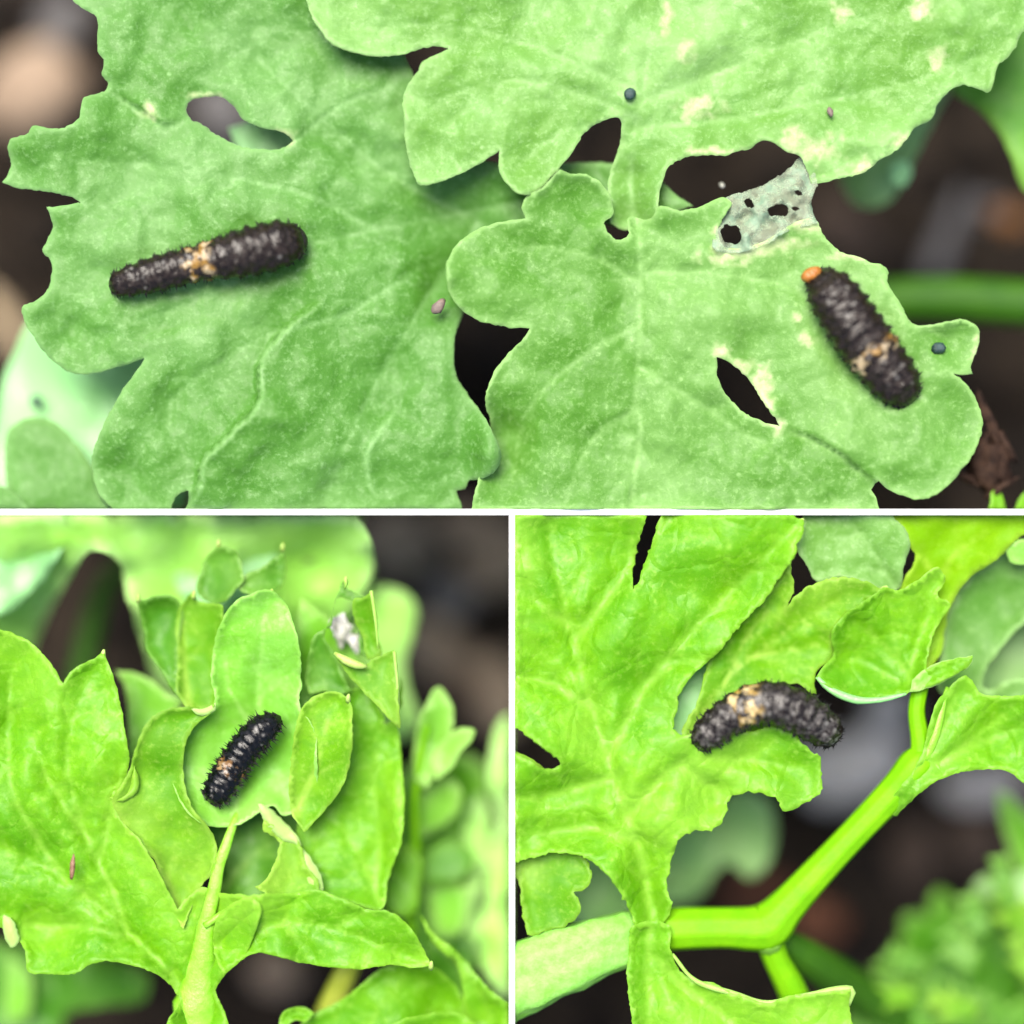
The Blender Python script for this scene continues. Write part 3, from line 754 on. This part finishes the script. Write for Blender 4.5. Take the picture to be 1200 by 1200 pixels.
blade(t, 'leaflet', '345,560 340,620 360,660 400,640 425,610 420,560', M['back'], 'B', z=-1.2, step=12, wav=.1)
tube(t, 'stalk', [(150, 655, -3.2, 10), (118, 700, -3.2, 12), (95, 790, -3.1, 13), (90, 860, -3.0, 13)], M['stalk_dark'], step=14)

t = thing('parsley_leaf', 'blurred green leaf in the bottom left corner, lower left picture', 'leaf', 80, 1160, -3)
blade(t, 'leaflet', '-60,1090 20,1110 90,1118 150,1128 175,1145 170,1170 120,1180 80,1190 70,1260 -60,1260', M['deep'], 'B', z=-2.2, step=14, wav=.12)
blade(t, 'leaflet', '5,1120 30,1132 38,1165 30,1195 5,1200', M['back'], 'B', z=-1.9, step=10)

t = thing('parsley_leaf', 'bunch of small blurred leaflets on a thin stem at the right, lower left picture', 'leaf', 490, 1060, -1.6)
blade(t, 'leaflet', '470,905 500,890 530,880 560,890 575,960 570,1060 560,1130 520,1150 480,1110 462,1040', M['back'], 'B', z=-2.3, step=11, label='blurred leaflet behind the bunch')
tube(t, 'stalk', [(480, 1100, -1.4, 7), (487, 1000, -1.2, 6), (487, 930, -1.0, 5), (500, 850, -.9, 4)], M['stalk_lime'], step=12)
blade(t, 'leaflet', '513,805 522,812 530,828 531,850 524,880 512,905 500,925 488,915 484,880 490,845 502,820', M['back'], 'B', z=-.9, step=8, curl=.08)
blade(t, 'leaflet', '505,900 508,880 525,862 540,853 556,856 553,868 540,880 530,900 512,915', M['back'], 'B', z=-.8, step=8, curl=.08)
blade(t, 'leaflet', '490,930 510,915 530,912 540,925 540,945 525,965 505,975 490,985 484,960', M['back'], 'B', z=-1.3, step=9)
blade(t, 'leaflet', '497,1012 505,995 522,986 540,988 555,1000 556,1015 545,1027 520,1036 500,1036', M['deep'], 'B', z=-1.3, step=9)
blade(t, 'leaflet', '500,1035 530,1036 548,1040 548,1070 535,1098 515,1100 505,1075', M['back'], 'B', z=-1.6, step=9)
blade(t, 'leaflet', '450,1062 452,1030 462,1005 476,990 490,1000 492,1040 485,1070 470,1075', M['bright'], 'B', z=-1.0, step=9)
t = thing('parsley_leaf', 'tall blurred leaf along the right border, lower left picture', 'leaf', 580, 1050, -3.2)
blade(t, 'leaflet', '590,840 575,880 572,920 585,960 570,1000 572,1050 560,1100 575,1150 600,1180 640,1100 640,840', M['backpale'], 'B', z=-1.9, step=12, wav=.15)
blade(t, 'leaflet', '545,960 560,930 575,960 570,1010 560,1060 562,1110 545,1120 545,1060 552,1010', M['backpale'], 'B', z=-2.0, step=12, wav=.15)

t = thing('parsley_leaf', 'long folded bright leaves at the bottom right corner, lower left picture', 'leaf', 480, 1150, -1.0)
tube(t, 'stalk', [(425, 1090, -.75, 12), (408, 1135, -.9, 14), (386, 1185, -1.2, 15), (370, 1240, -1.5, 15)], M['stalk_yellow'], step=10, label='yellowish stalk')
blade(t, 'leaflet', '490,1070 510,1095 535,1115 555,1138 575,1160 600,1180 640,1220 640,1260 500,1260 545,1205 543,1170 535,1130 510,1108', M['bright'], 'B', z=-.5, step=8, curl=.12, tilt=(0, .05), veins=['505,1090 545,1140 580,1200'])
blade(t, 'leaflet', '505,1100 525,1115 540,1140 546,1165 545,1200 530,1190 510,1160 498,1130', M['deep'], 'B', z=-.8, step=8)
blade(t, 'leaflet', '340,1215 365,1190 400,1172 425,1152 450,1133 475,1128 505,1132 540,1165 548,1200 520,1260 340,1260', M['bright'], 'B', z=-.45, step=7, curl=.14, cw=8, veins=['400,1240 440,1190 480,1140'], bumps=[(530, 1170, 40, -.2)])
blade(t, 'leaflet', '440,1260 460,1200 490,1190 520,1186 545,1190 556,1199 560,1260', M['bright'], 'B', z=-.25, step=7, curl=.10, cw=6)
blade(t, 'leaflet', '327,1200 330,1188 342,1181 358,1181 368,1188 360,1197 345,1196 335,1206 350,1240 320,1240', M['bright'], 'B', z=-.3, step=5, curl=.12, cw=5)

# the tall leaf to the right of the cup
t = thing('parsley_leaf', 'tall upright leaf with pointed folded lobes and a scrap of white silk', 'leaf', 440, 1060, -.7)
blade(t, 'leaflet', '447,1066 420,1062 395,1056 370,1044 356,1030 352,1000 350,960 375,930 395,880 400,850 410,810 430,800 452,850 470,830 469,790 466,830 470,880 474,940 471,985 455,1030', M['bright'], 'B', z=-.35, step=5, tilt=(-.02, .05), curl=.10, cw=8, veins=['445,1058 425,1010 400,970 375,955', '440,1040 445,980 435,900'], bumps=[(465, 960, (14, 90), .2), (420, 960, 35, -.15)])
blade(t, 'lobe', '392,766 402,772 415,778 430,779 436,772 445,768 462,762 465,790 468,830 470,855 458,845 440,825 420,805 405,788', M['lime'], 'B', z=.0, step=5, curl=.06, cw=5, tilt=(.1, 0))
blade(t, 'lobe', '402,680 408,690 420,695 428,698 436,692 440,715 444,750 447,768 435,772 425,768 420,735 412,705 398,700 388,725 380,745 392,765 402,790 412,810 395,815 380,810 362,812 358,800 362,765 368,745 380,737 388,735 390,715', M['deep'], 'B', z=-.25, step=5, curl=.08, cw=5)
blade(t, 'lobe', '414,702 424,700 434,694 440,715 444,750 447,766 432,772 424,745 416,730 413,715', M['lime'], 'B', z=-.1, step=5, curl=.07, cw=4, tilt=(.1, 0))
tube(t, 'cream_rim', [(392, 765, .06, 2), (404, 773, .08, 5), (418, 779, .08, 5), (430, 781, .06, 2)], M['cream'], seg=10, label='pale folded rim')
for q in ((405, 680, 404, 690), (435, 692, 443, 760), (462, 763, 468, 850)):
    tube(t, 'cream_rim', [(q[0], q[1], .02, 2.4), ((q[0]+q[2])/2+1, (q[1]+q[3])/2, .02, 2.0), (q[2], q[3], -.02, 1)], M['pale'], seg=8)
t = thing('silk_scrap', 'scrap of white silk caught in the folded lobe', 'silk', 405, 745, -.6)
blade(t, 'web', '388,725 396,722 403,718 408,728 414,735 412,742 422,745 424,760 418,768 412,756 405,752 400,762 394,750', M['silk'], 'B', z=-.38, step=4, wav=.1, wsc=.08, jag=1.6)

blade(t, 'lobe', '352,700 380,720 420,760 430,820 420,880 400,940 350,960 335,900 340,800', M['back'], 'B', z=-.6, step=7, label='shaded lobe behind the folded tip')
# the curly leaf with the black caterpillar; darker greens put shade into its lobes
t = thing('parsley_leaf', 'curly bright green leaf cupped round the jet black caterpillar', 'leaf', 230, 1170, -.6)
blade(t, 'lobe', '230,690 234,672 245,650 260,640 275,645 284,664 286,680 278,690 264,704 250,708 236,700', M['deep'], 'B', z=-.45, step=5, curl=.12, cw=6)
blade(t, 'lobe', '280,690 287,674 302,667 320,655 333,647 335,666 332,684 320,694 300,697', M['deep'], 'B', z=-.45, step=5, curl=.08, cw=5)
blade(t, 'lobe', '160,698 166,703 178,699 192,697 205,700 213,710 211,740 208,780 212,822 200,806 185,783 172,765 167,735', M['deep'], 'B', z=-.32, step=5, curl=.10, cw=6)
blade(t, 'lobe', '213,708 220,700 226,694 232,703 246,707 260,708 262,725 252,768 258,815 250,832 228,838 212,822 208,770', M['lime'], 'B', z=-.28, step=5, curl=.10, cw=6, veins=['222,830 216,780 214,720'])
blade(t, 'lobe', '150,830 145,800 135,786 155,788 175,795 195,812 212,822 205,840 180,860 165,880 150,900', M['back'], 'B', z=-.8, step=7, curl=.05)
blade(t, 'lobe', '245,968 222,955 205,925 202,890 210,862 228,843 250,825 247,790 250,760 262,722 275,705 295,695 317,691 331,702 344,730 351,760 353,800 352,828 366,850 372,890 368,930 350,950 330,955 322,945 300,955 280,966', M['cup'], 'B', z=-.12, step=5, curl=.15, cw=11, veins=['275,955 282,910 300,850 305,780 310,720', '285,900 330,850', '300,860 262,800'], puff=.05, pw=14, bumps=[(285, 890, 62, -.26), (300, 745, 40, .06)], vw=3)
blade(t, 'lobe', '345,858 351,835 362,820 382,811 401,813 409,821 413,850 411,890 400,924 380,950 357,975 346,962 338,930 340,900', M['lime'], 'B', z=.02, step=5, curl=.13, cw=7, veins=['345,955 370,900 385,840'], bumps=[(395, 850, 26, .06)])
blade(t, 'lobe', '132,938 142,920 150,906 158,880 168,853 184,836 200,830 225,828 252,825 246,836 233,846 222,860 216,880 217,920 226,947 242,966 254,990 250,1020 235,1040 215,1090 200,1060 178,1005 150,975 138,955', M['lime'], 'B', z=.0, step=5.5, curl=.14, cw=7, bumps=[(190, 870, 35, .12), (220, 1010, 45, -.12), (145, 925, 18, .12)], veins=['215,1085 195,1030 180,1000'])
blade(t, 'leaflet', '-60,745 0,738 15,742 35,752 52,768 65,785 73,801 82,788 100,776 114,769 121,763 127,778 135,800 142,830 147,860 152,892 146,915 135,935 140,958 165,985 185,1020 208,1065 236,1040 258,1046 290,1050 305,1060 300,1090 285,1122 264,1143 253,1160 262,1182 268,1260 185,1260 200,1190 211,1174 202,1157 182,1141 152,1131 120,1127 105,1131 90,1140 60,1142 33,1138 28,1112 10,1092 -60,1080', M['bright'], 'B', z=.0, step=6, curl=.08, cw=8, label='broad blistered left leaflet',
      veins=['228,1195 205,1150 150,1092 75,1030 0,992 -50,975', '231,1195 208,1150 150,1091 110,1058', '150,1092 130,1040 105,990 85,930 80,870 100,800', '75,1030 20,940 10,860 15,780', '160,1100 90,1086 10,1086', '115,1010 130,960 145,900', '228,1190 236,1110 250,1050', '105,985 60,920 40,860'], puff=.10, pw=22, vw=3.4, groove=.05,
      bumps=[(228, 1165, 40, -.14), (100, 830, 50, .08), (60, 1120, 60, -.15)])
blade(t, 'leaflet', '262,1145 250,1110 255,1075 285,1052 320,1047 345,1046 370,1042 400,1053 430,1065 456,1068 475,1080 490,1100 500,1120 506,1131 490,1134 460,1131 420,1136 395,1134 350,1128 320,1120 300,1117 280,1128', M['bright'], 'B', z=.06, step=5.5, curl=.08, cw=6, label='pointed lower right leaflet', veins=['255,1110 310,1085 380,1085 450,1110 500,1130', '330,1085 350,1055', '390,1088 430,1070', '340,1090 360,1122'], puff=.08, pw=14, vw=2.6, bumps=[(480, 1115, 30, -.08)])
blade(t, 'lobe', '318,1060 310,1046 300,1040 312,1030 322,1010 326,985 310,975 308,960 330,975 352,988 356,1010 375,1040 372,1052 345,1062', M['lime'], 'B', z=-.04, step=5, curl=.06, cw=5, jag=1.2)
tube(t, 'midrib', [(281, 942, -.3, 2), (276, 958, -.1, 4), (267, 985, .03, 6), (257, 1015, .04, 7), (247, 1060, .02, 8.5), (239, 1100, -.03, 12), (233, 1140, -.10, 18), (230, 1175, -.15, 23), (232, 1240, -.25, 28)], M['vein'], seg=18, rough=.25, flat=.6)
tube(t, 'midrib', [(240, 1085, .05, 4), (262, 1070, .08, 4), (280, 1062, .06, 2)], M['vein'], seg=10, rough=.3)
for (x, y, z) in ((318, 694, .08), (256, 636, -.3), (331, 640, -.35), (162, 700, -.2), (227, 696, -.15), (121, 765, .1), (408, 817, .15), (505, 1130, .1), (405, 679, -.1)):
    tube(t, 'leaf_tip', [(x, y+5, z-.05, 3.0), (x, y, z, 2.8), (x+1, y-4, z, 1.2)], M['cream'], seg=10, step=2)
blade(t, 'curled_rim', '303,942 312,945 326,956 340,970 351,984 353,990 344,989 328,982 314,970 306,956', M['pale'], 'B', z=.04, step=4, curl=-.06, cw=5, label='pale rolled rim right of the caterpillar')
blade(t, 'curled_rim', '350,992 358,998 370,1015 378,1032 378,1044 368,1046 358,1036 351,1018', M['pale'], 'B', z=.0, step=4, curl=-.06, cw=6)
blade(t, 'curled_rim', '224,829 238,830 253,824 252,832 242,838 230,837', M['pale'], 'B', z=.16, step=3, curl=-.03, cw=3)
blade(t, 'curled_rim', '128,934 140,934 150,925 155,910 157,897 163,912 162,926 152,936 140,940', M['lime'], 'B', z=.16, step=3, curl=-.04, cw=3)
blade(t, 'curled_rim', '4,1072 12,1076 20,1090 21,1105 14,1111 6,1100', M['pale'], 'B', z=.10, step=4, curl=-.05, cw=5)
blade(t, 'lobe', '235,930 300,925 350,950 372,1000 355,1040 330,1020 315,1050 280,1060 255,1050 250,1000', M['deep'], 'B', z=-.6, step=7, label='shaded lobe seen through the torn hole', veins=['260,1040 300,1000 325,985'])
pellet('crumb', 'reddish brown sliver lying on the blistered left leaflet', 'crumb', 85, 1017, .26, 3.2, 15, M['sliver'], 4, 12)

# ---------------------------------------------------------------- LOWER RIGHT PICTURE
t = thing('parsley_leaf', 'grey-green leaf, blurred, under the chewed tip, lower right picture', 'leaf', 850, 990, -3.4)
blade(t, 'leaflet', '770,1000 785,970 820,950 850,930 880,925 903,945 907,985 898,1015 880,1030 855,1012 840,1020 825,1045 790,1060 765,1050', M['grey'], 'C', z=-2.6, step=12, wav=.12)
blade(t, 'leaflet', '640,1010 680,995 720,1010 745,1050 735,1085 690,1090 655,1060', M['grey'], 'C', z=-1.6, step=10)
ft = t = thing('parsley_leaf', 'feathery blurred green leaf filling the bottom right corner', 'leaf', 1130, 1150, -3.4)
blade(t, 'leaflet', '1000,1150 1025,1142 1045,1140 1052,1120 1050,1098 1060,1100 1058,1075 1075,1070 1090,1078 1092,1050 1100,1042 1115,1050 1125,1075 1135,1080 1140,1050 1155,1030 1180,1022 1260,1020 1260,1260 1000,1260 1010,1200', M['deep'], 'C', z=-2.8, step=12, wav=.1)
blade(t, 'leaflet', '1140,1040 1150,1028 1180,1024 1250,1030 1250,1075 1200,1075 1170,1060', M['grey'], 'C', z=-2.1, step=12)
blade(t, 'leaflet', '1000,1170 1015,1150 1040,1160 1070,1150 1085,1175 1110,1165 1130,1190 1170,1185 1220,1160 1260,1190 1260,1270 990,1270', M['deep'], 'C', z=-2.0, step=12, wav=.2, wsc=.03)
t = thing('parsley_leaf', 'narrow blurred leaf at the right border below the forked stem', 'leaf', 1190, 990, -2.6)
blade(t, 'leaflet', '1168,925 1180,930 1195,945 1215,960 1240,1050 1210,1035 1192,1015 1182,990 1172,955', M['back'], 'C', z=-2.2, step=10)

t = thing('parsley_leaf', 'dull olive leaf with an oval hole at the right border, lower right picture', 'leaf', 1160, 730, -1.0)
blade(t, 'leaflet', '1100,810 1102,770 1105,740 1115,705 1135,675 1165,655 1190,635 1260,620 1260,870 1190,830 1160,820 1140,815 1120,820', M['sage_warm'], 'C', z=-.55, step=8, holes=['1153,806 1155,785 1170,765 1190,740 1215,720 1230,790 1200,795 1175,800 1165,808'], tilt=(0, .05), curl=.05)
blade(t, 'leaflet', '1140,800 1160,770 1200,720 1270,720 1270,830 1150,820', M['grey'], 'C', z=-1.6, step=12)
t = thing('parsley_leaf', 'glowing yellow-green leaf in the top right corner, lower right picture', 'leaf', 1130, 660, -.6)
blade(t, 'leaflet', '1040,560 1048,610 1062,635 1072,648 1055,690 1060,730 1068,765 1085,790 1103,765 1107,738 1116,706 1138,676 1165,658 1192,632 1260,590 1260,560', M['glow'], 'C', z=-.25, step=7, tilt=(.05, 0), curl=.04, veins=['1085,785 1085,720 1110,660 1160,620', '1095,690 1080,640'], bumps=[(1120, 625, 50, .1)])
blade(t, 'lobe', '1180,640 1195,632 1210,636 1215,655 1195,662 1185,660', M['back'], 'C', z=-.2, step=6)

t = thing('parsley_leaf', 'smooth green leaf beside the small dark gap, top of the lower right picture', 'leaf', 1000, 650, -.6)
blade(t, 'leaflet', '940,560 940,610 934,645 945,662 957,681 985,676 1010,682 1034,693 1052,692 1060,660 1067,640 1062,622 1048,606 1040,560', M['sage_pale'], 'C', z=-.28, step=5, curl=.05, veins=['1050,690 1020,640 985,600', '1040,670 1000,665', '1010,625 970,630'], puff=.04, pw=14, vw=2)
t = thing('parsley_leaf', 'cupped shiny leaf above the pale grey stone, lower right picture', 'leaf', 1075, 810, -.5)
blade(t, 'leaflet', '957,793 966,780 976,768 974,745 984,725 1004,710 1025,696 1036,688 1050,692 1075,680 1100,665 1108,675 1100,700 1112,705 1095,740 1085,785 1100,778 1120,772 1140,769 1138,776 1120,790 1100,800 1066,812 1030,820 1000,820 977,808', M['bright'], 'C', z=-.08, step=5.5, curl=.12, cw=7, veins=['1066,800 1050,760 1042,700', '1060,785 1030,750 1000,730', '1055,800 1020,780 985,770', '1066,790 1080,740 1100,690'], puff=.08, pw=16, vw=2.6, bumps=[(1010, 770, 35, -.12), (1110, 785, 25, .06)], label='cupped blade with a pale lower rim')
blade(t, 'lobe', '1066,812 1070,797 1085,783 1105,775 1140,768 1139,776 1120,791 1100,802', M['back'], 'C', z=.06, step=5, curl=.05, cw=4)
tube(t, 'pale_rim', [(957, 793, .04, 2), (972, 807, .06, 4), (1000, 819, .06, 4.5), (1030, 820, .06, 3.5), (1062, 813, .06, 1.5)], M['mint'], seg=10, rough=.3)

t = thing('stem', 'bright forked green stem slanting up to a broad right leaf', 'stem', 900, 1090, -1.0)
tube(t, 'stalk', [(740, 1095, -.35, 22), (780, 1089, -.32, 25), (845, 1087, -.3, 24), (882, 1088, -.3, 26), (901, 1084, -.3, 28), (922, 1062, -.28, 22), (955, 1026, -.24, 19), (1000, 978, -.2, 17.5), (1050, 925, -.15, 19), (1076, 896, -.14, 22), (1092, 880, -.3, 12)], M['stalk_lime'])
tube(t, 'node', [(896, 1074, -.36, 10), (898, 1086, -.27, 21), (900, 1100, -.29, 20), (903, 1114, -.42, 10)], M['node'], step=2, flat=.9, rough=.08, label='swollen joint with its highlight spot put into the pale colour')
tube(t, 'stalk', [(896, 1076, -.32, 20), (908, 1120, -.45, 15), (930, 1165, -.6, 17), (950, 1230, -.8, 17)], M['stalk_lime'])
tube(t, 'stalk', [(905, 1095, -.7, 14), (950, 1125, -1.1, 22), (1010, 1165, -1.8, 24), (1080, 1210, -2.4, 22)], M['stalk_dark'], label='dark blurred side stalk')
tube(t, 'stalk', [(1080, 900, -.14, 16), (1079, 870, -.12, 12), (1074, 835, -.1, 10), (1078, 805, -.08, 10)], M['stalk_lime'])
blade(t, 'leaflet', '1040,948 1056,922 1072,900 1081,882 1086,862 1092,838 1098,822 1112,806 1132,792 1150,812 1185,815 1260,800 1260,960 1200,918 1180,904 1150,902 1120,907 1097,916 1078,930 1060,946 1048,956', M['bright'], 'C', z=-.05, step=6, curl=.05, veins=['1075,905 1130,880 1200,850 1260,830', '1085,890 1105,850 1120,810', '1125,880 1160,850 1190,825'], puff=.10, pw=18, vw=4, bumps=[(1110, 840, 30, .08), (1180, 900, 50, -.12), (1050, 945, 30, -.06)], label='broad glossy right leaf')
tube(t, 'midrib', [(1084, 890, .0, 6), (1096, 860, .03, 6), (1105, 825, .03, 4), (1110, 805, .0, 2)], M['vein'], seg=12)

blade(t, 'leaflet', '780,870 790,830 800,800 825,765 850,760 845,800 830,850 815,880', M['mint'], 'C', z=-.55, step=9, label='pale blurred lobe seen through the narrow slot')
def feather(t, x0, y0, x1, y1, w, n, mat, z):
    d = np.array((x1-x0, y1-y0), float); L = np.hypot(*d); d /= L; nn = np.array((-d[1], d[0])); p = []
    for sgn in (1, -1):
        row = []
        for k in range(n):
            u = k/n; ww = w*math.sin(math.pi*(.25+.62*u))*(1+.25*math.sin(k*2.3+sgn))
            row.append(np.array((x0, y0))+d*L*(u+.02)+nn*sgn*ww*.45)
            row.append(np.array((x0, y0))+d*L*(u+1.15/n)+nn*sgn*ww)
        p += row if sgn == 1 else row[::-1]
        if sgn == 1: p.append(np.array((x1, y1)))
    blade(t, 'leaflet', [tuple(q) for q in p], M[mat], 'C', z=z, step=9, curl=.05, cw=5)
rf = random.Random(4)
for i in range(26):
    a_ = rf.uniform(R(178), R(275)); r0 = rf.uniform(40, 175); bx, by = 1225+r0*math.cos(a_), 1235+r0*math.sin(a_)
    a_ += rf.uniform(-.45, .45); ln = rf.uniform(50, 78)
    a = (bx, by, bx+ln*math.cos(a_), by+ln*math.sin(a_), rf.uniform(17, 24), 3, rf.choice(('deep', 'deep', 'lime', 'deep')), -1.6-rf.random()*.8)
    feather(ft, *a)
# main leaf
t = thing('parsley_leaf', 'big blistered leaf with the arched caterpillar, lower right picture', 'leaf', 760, 1090, -.5)
blade(t, 'lobe', '828,780 840,750 870,720 905,690 925,660 930,690 922,712 935,696 958,682 985,676 1005,678 1022,684 1036,691 1025,701 1004,714 984,728 975,746 976,768 967,779 957,786 955,800 956,814 945,810 936,801 920,802 935,840 900,860 860,860 830,885 800,862 818,820', M['lime'], 'C', z=-.16, step=5.5, curl=.04, jag=1.1, cw=5, tilt=(-.02, 0), veins=['800,880 850,800 920,740 1000,695', '880,770 960,755', '850,800 880,740 905,710'], puff=.06, pw=16, vw=2.4, label='lobe bitten off beside the caterpillar')
blade(t, 'leaflet', '560,560 740,560 757,603 752,625 744,650 741,692 748,680 757,655 766,630 775,600 800,560 900,560 935,606 941,611 936,635 928,656 915,676 899,700 884,716 860,741 842,765 831,774 816,788 801,806 793,830 791,857 803,862 815,858 850,856 880,858 905,850 922,855 935,862 941,871 950,880 960,886 963,900 960,929 945,940 930,949 918,950 908,935 890,930 870,930 856,936 850,953 836,973 815,974 800,981 790,996 785,1020 781,1040 788,1062 772,1085 745,1085 738,1068 731,1056 724,1043 713,1028 698,1014 684,1005 655,1000 603,1010 560,1010 560,890 603,883 622,892 642,902 657,895 641,880 621,865 603,852 560,852', M['bright'], 'C', z=.02, step=6, jag=1.5, curl=.05, cw=7, label='broad blistered blade',
      veins=['772,1120 765,1085 750,1000 725,930 700,850 670,740 650,660 640,590', '735,960 790,900 850,890 940,900', '712,890 760,800 830,720 930,620', '695,830 640,800 580,790', '720,910 650,930 580,940', '675,750 720,690 790,600', '760,800 800,770', '745,985 690,970 620,980', '665,730 620,700', '800,900 850,930'], puff=.11, pw=22, vw=5.5, groove=.05,
      bumps=[(770, 1060, 40, -.08), (920, 640, 50, .06), (740, 800, 30, -.14), (780, 830, 30, -.1), (930, 910, 40, .04)])
blade(t, 'lobe', '560,985 640,975 668,985 688,1008 693,1027 689,1040 672,1046 681,1060 676,1075 661,1086 641,1091 622,1096 612,1070 606,1030 560,1010', M['lime'], 'C', z=-.12, step=6, jag=1.0, curl=.05, cw=5)
blade(t, 'lobe', '560,870 603,880 640,905 620,960 560,990', M['lime'], 'C', z=-.15, step=7)
tube(t, 'stalk', [(540, 1180, -.16, 46), (610, 1146, -.1, 43), (670, 1122, -.08, 38), (725, 1102, -.16, 33), (765, 1090, -.42, 24), (795, 1082, -.7, 14)], M['stalk'], groove=.16, rough=.10, seg=36, flat=.7, xmin=.036, label='pale grooved leaf stalk')
blade(t, 'leaflet', '742,1085 736,1120 736,1160 741,1200 745,1260 1005,1260 1000,1203 995,1175 997,1159 985,1161 950,1165 920,1168 900,1176 880,1170 860,1164 830,1150 814,1150 800,1140 789,1125 786,1112 784,1085', M['bright'], 'C', z=-.02, step=6, curl=.07, cw=6, jag=1.0, veins=['762,1085 760,1150 765,1250', '765,1120 820,1170 900,1230'], puff=.10, pw=20, vw=4, label='lower leaflet running to the bottom border')
tube(t, 'pale_rim', [(788, 1118, .05, 1.5), (815, 1149, .06, 3), (860, 1164, .06, 3.2), (900, 1175, .06, 3), (950, 1165, .06, 3.4), (996, 1159, .07, 4.5), (994, 1178, .06, 2.5)], M['pale'], seg=10, rough=.3)
for (x, y, z) in ((938, 611, .1), (1036, 690, -.05)):
    tube(t, 'leaf_tip', [(x-6, y+4, z-.03, 4), (x, y, z+.02, 3.6), (x+4, y-3, z+.03, 1.4)], M['cream'], seg=10, step=2)
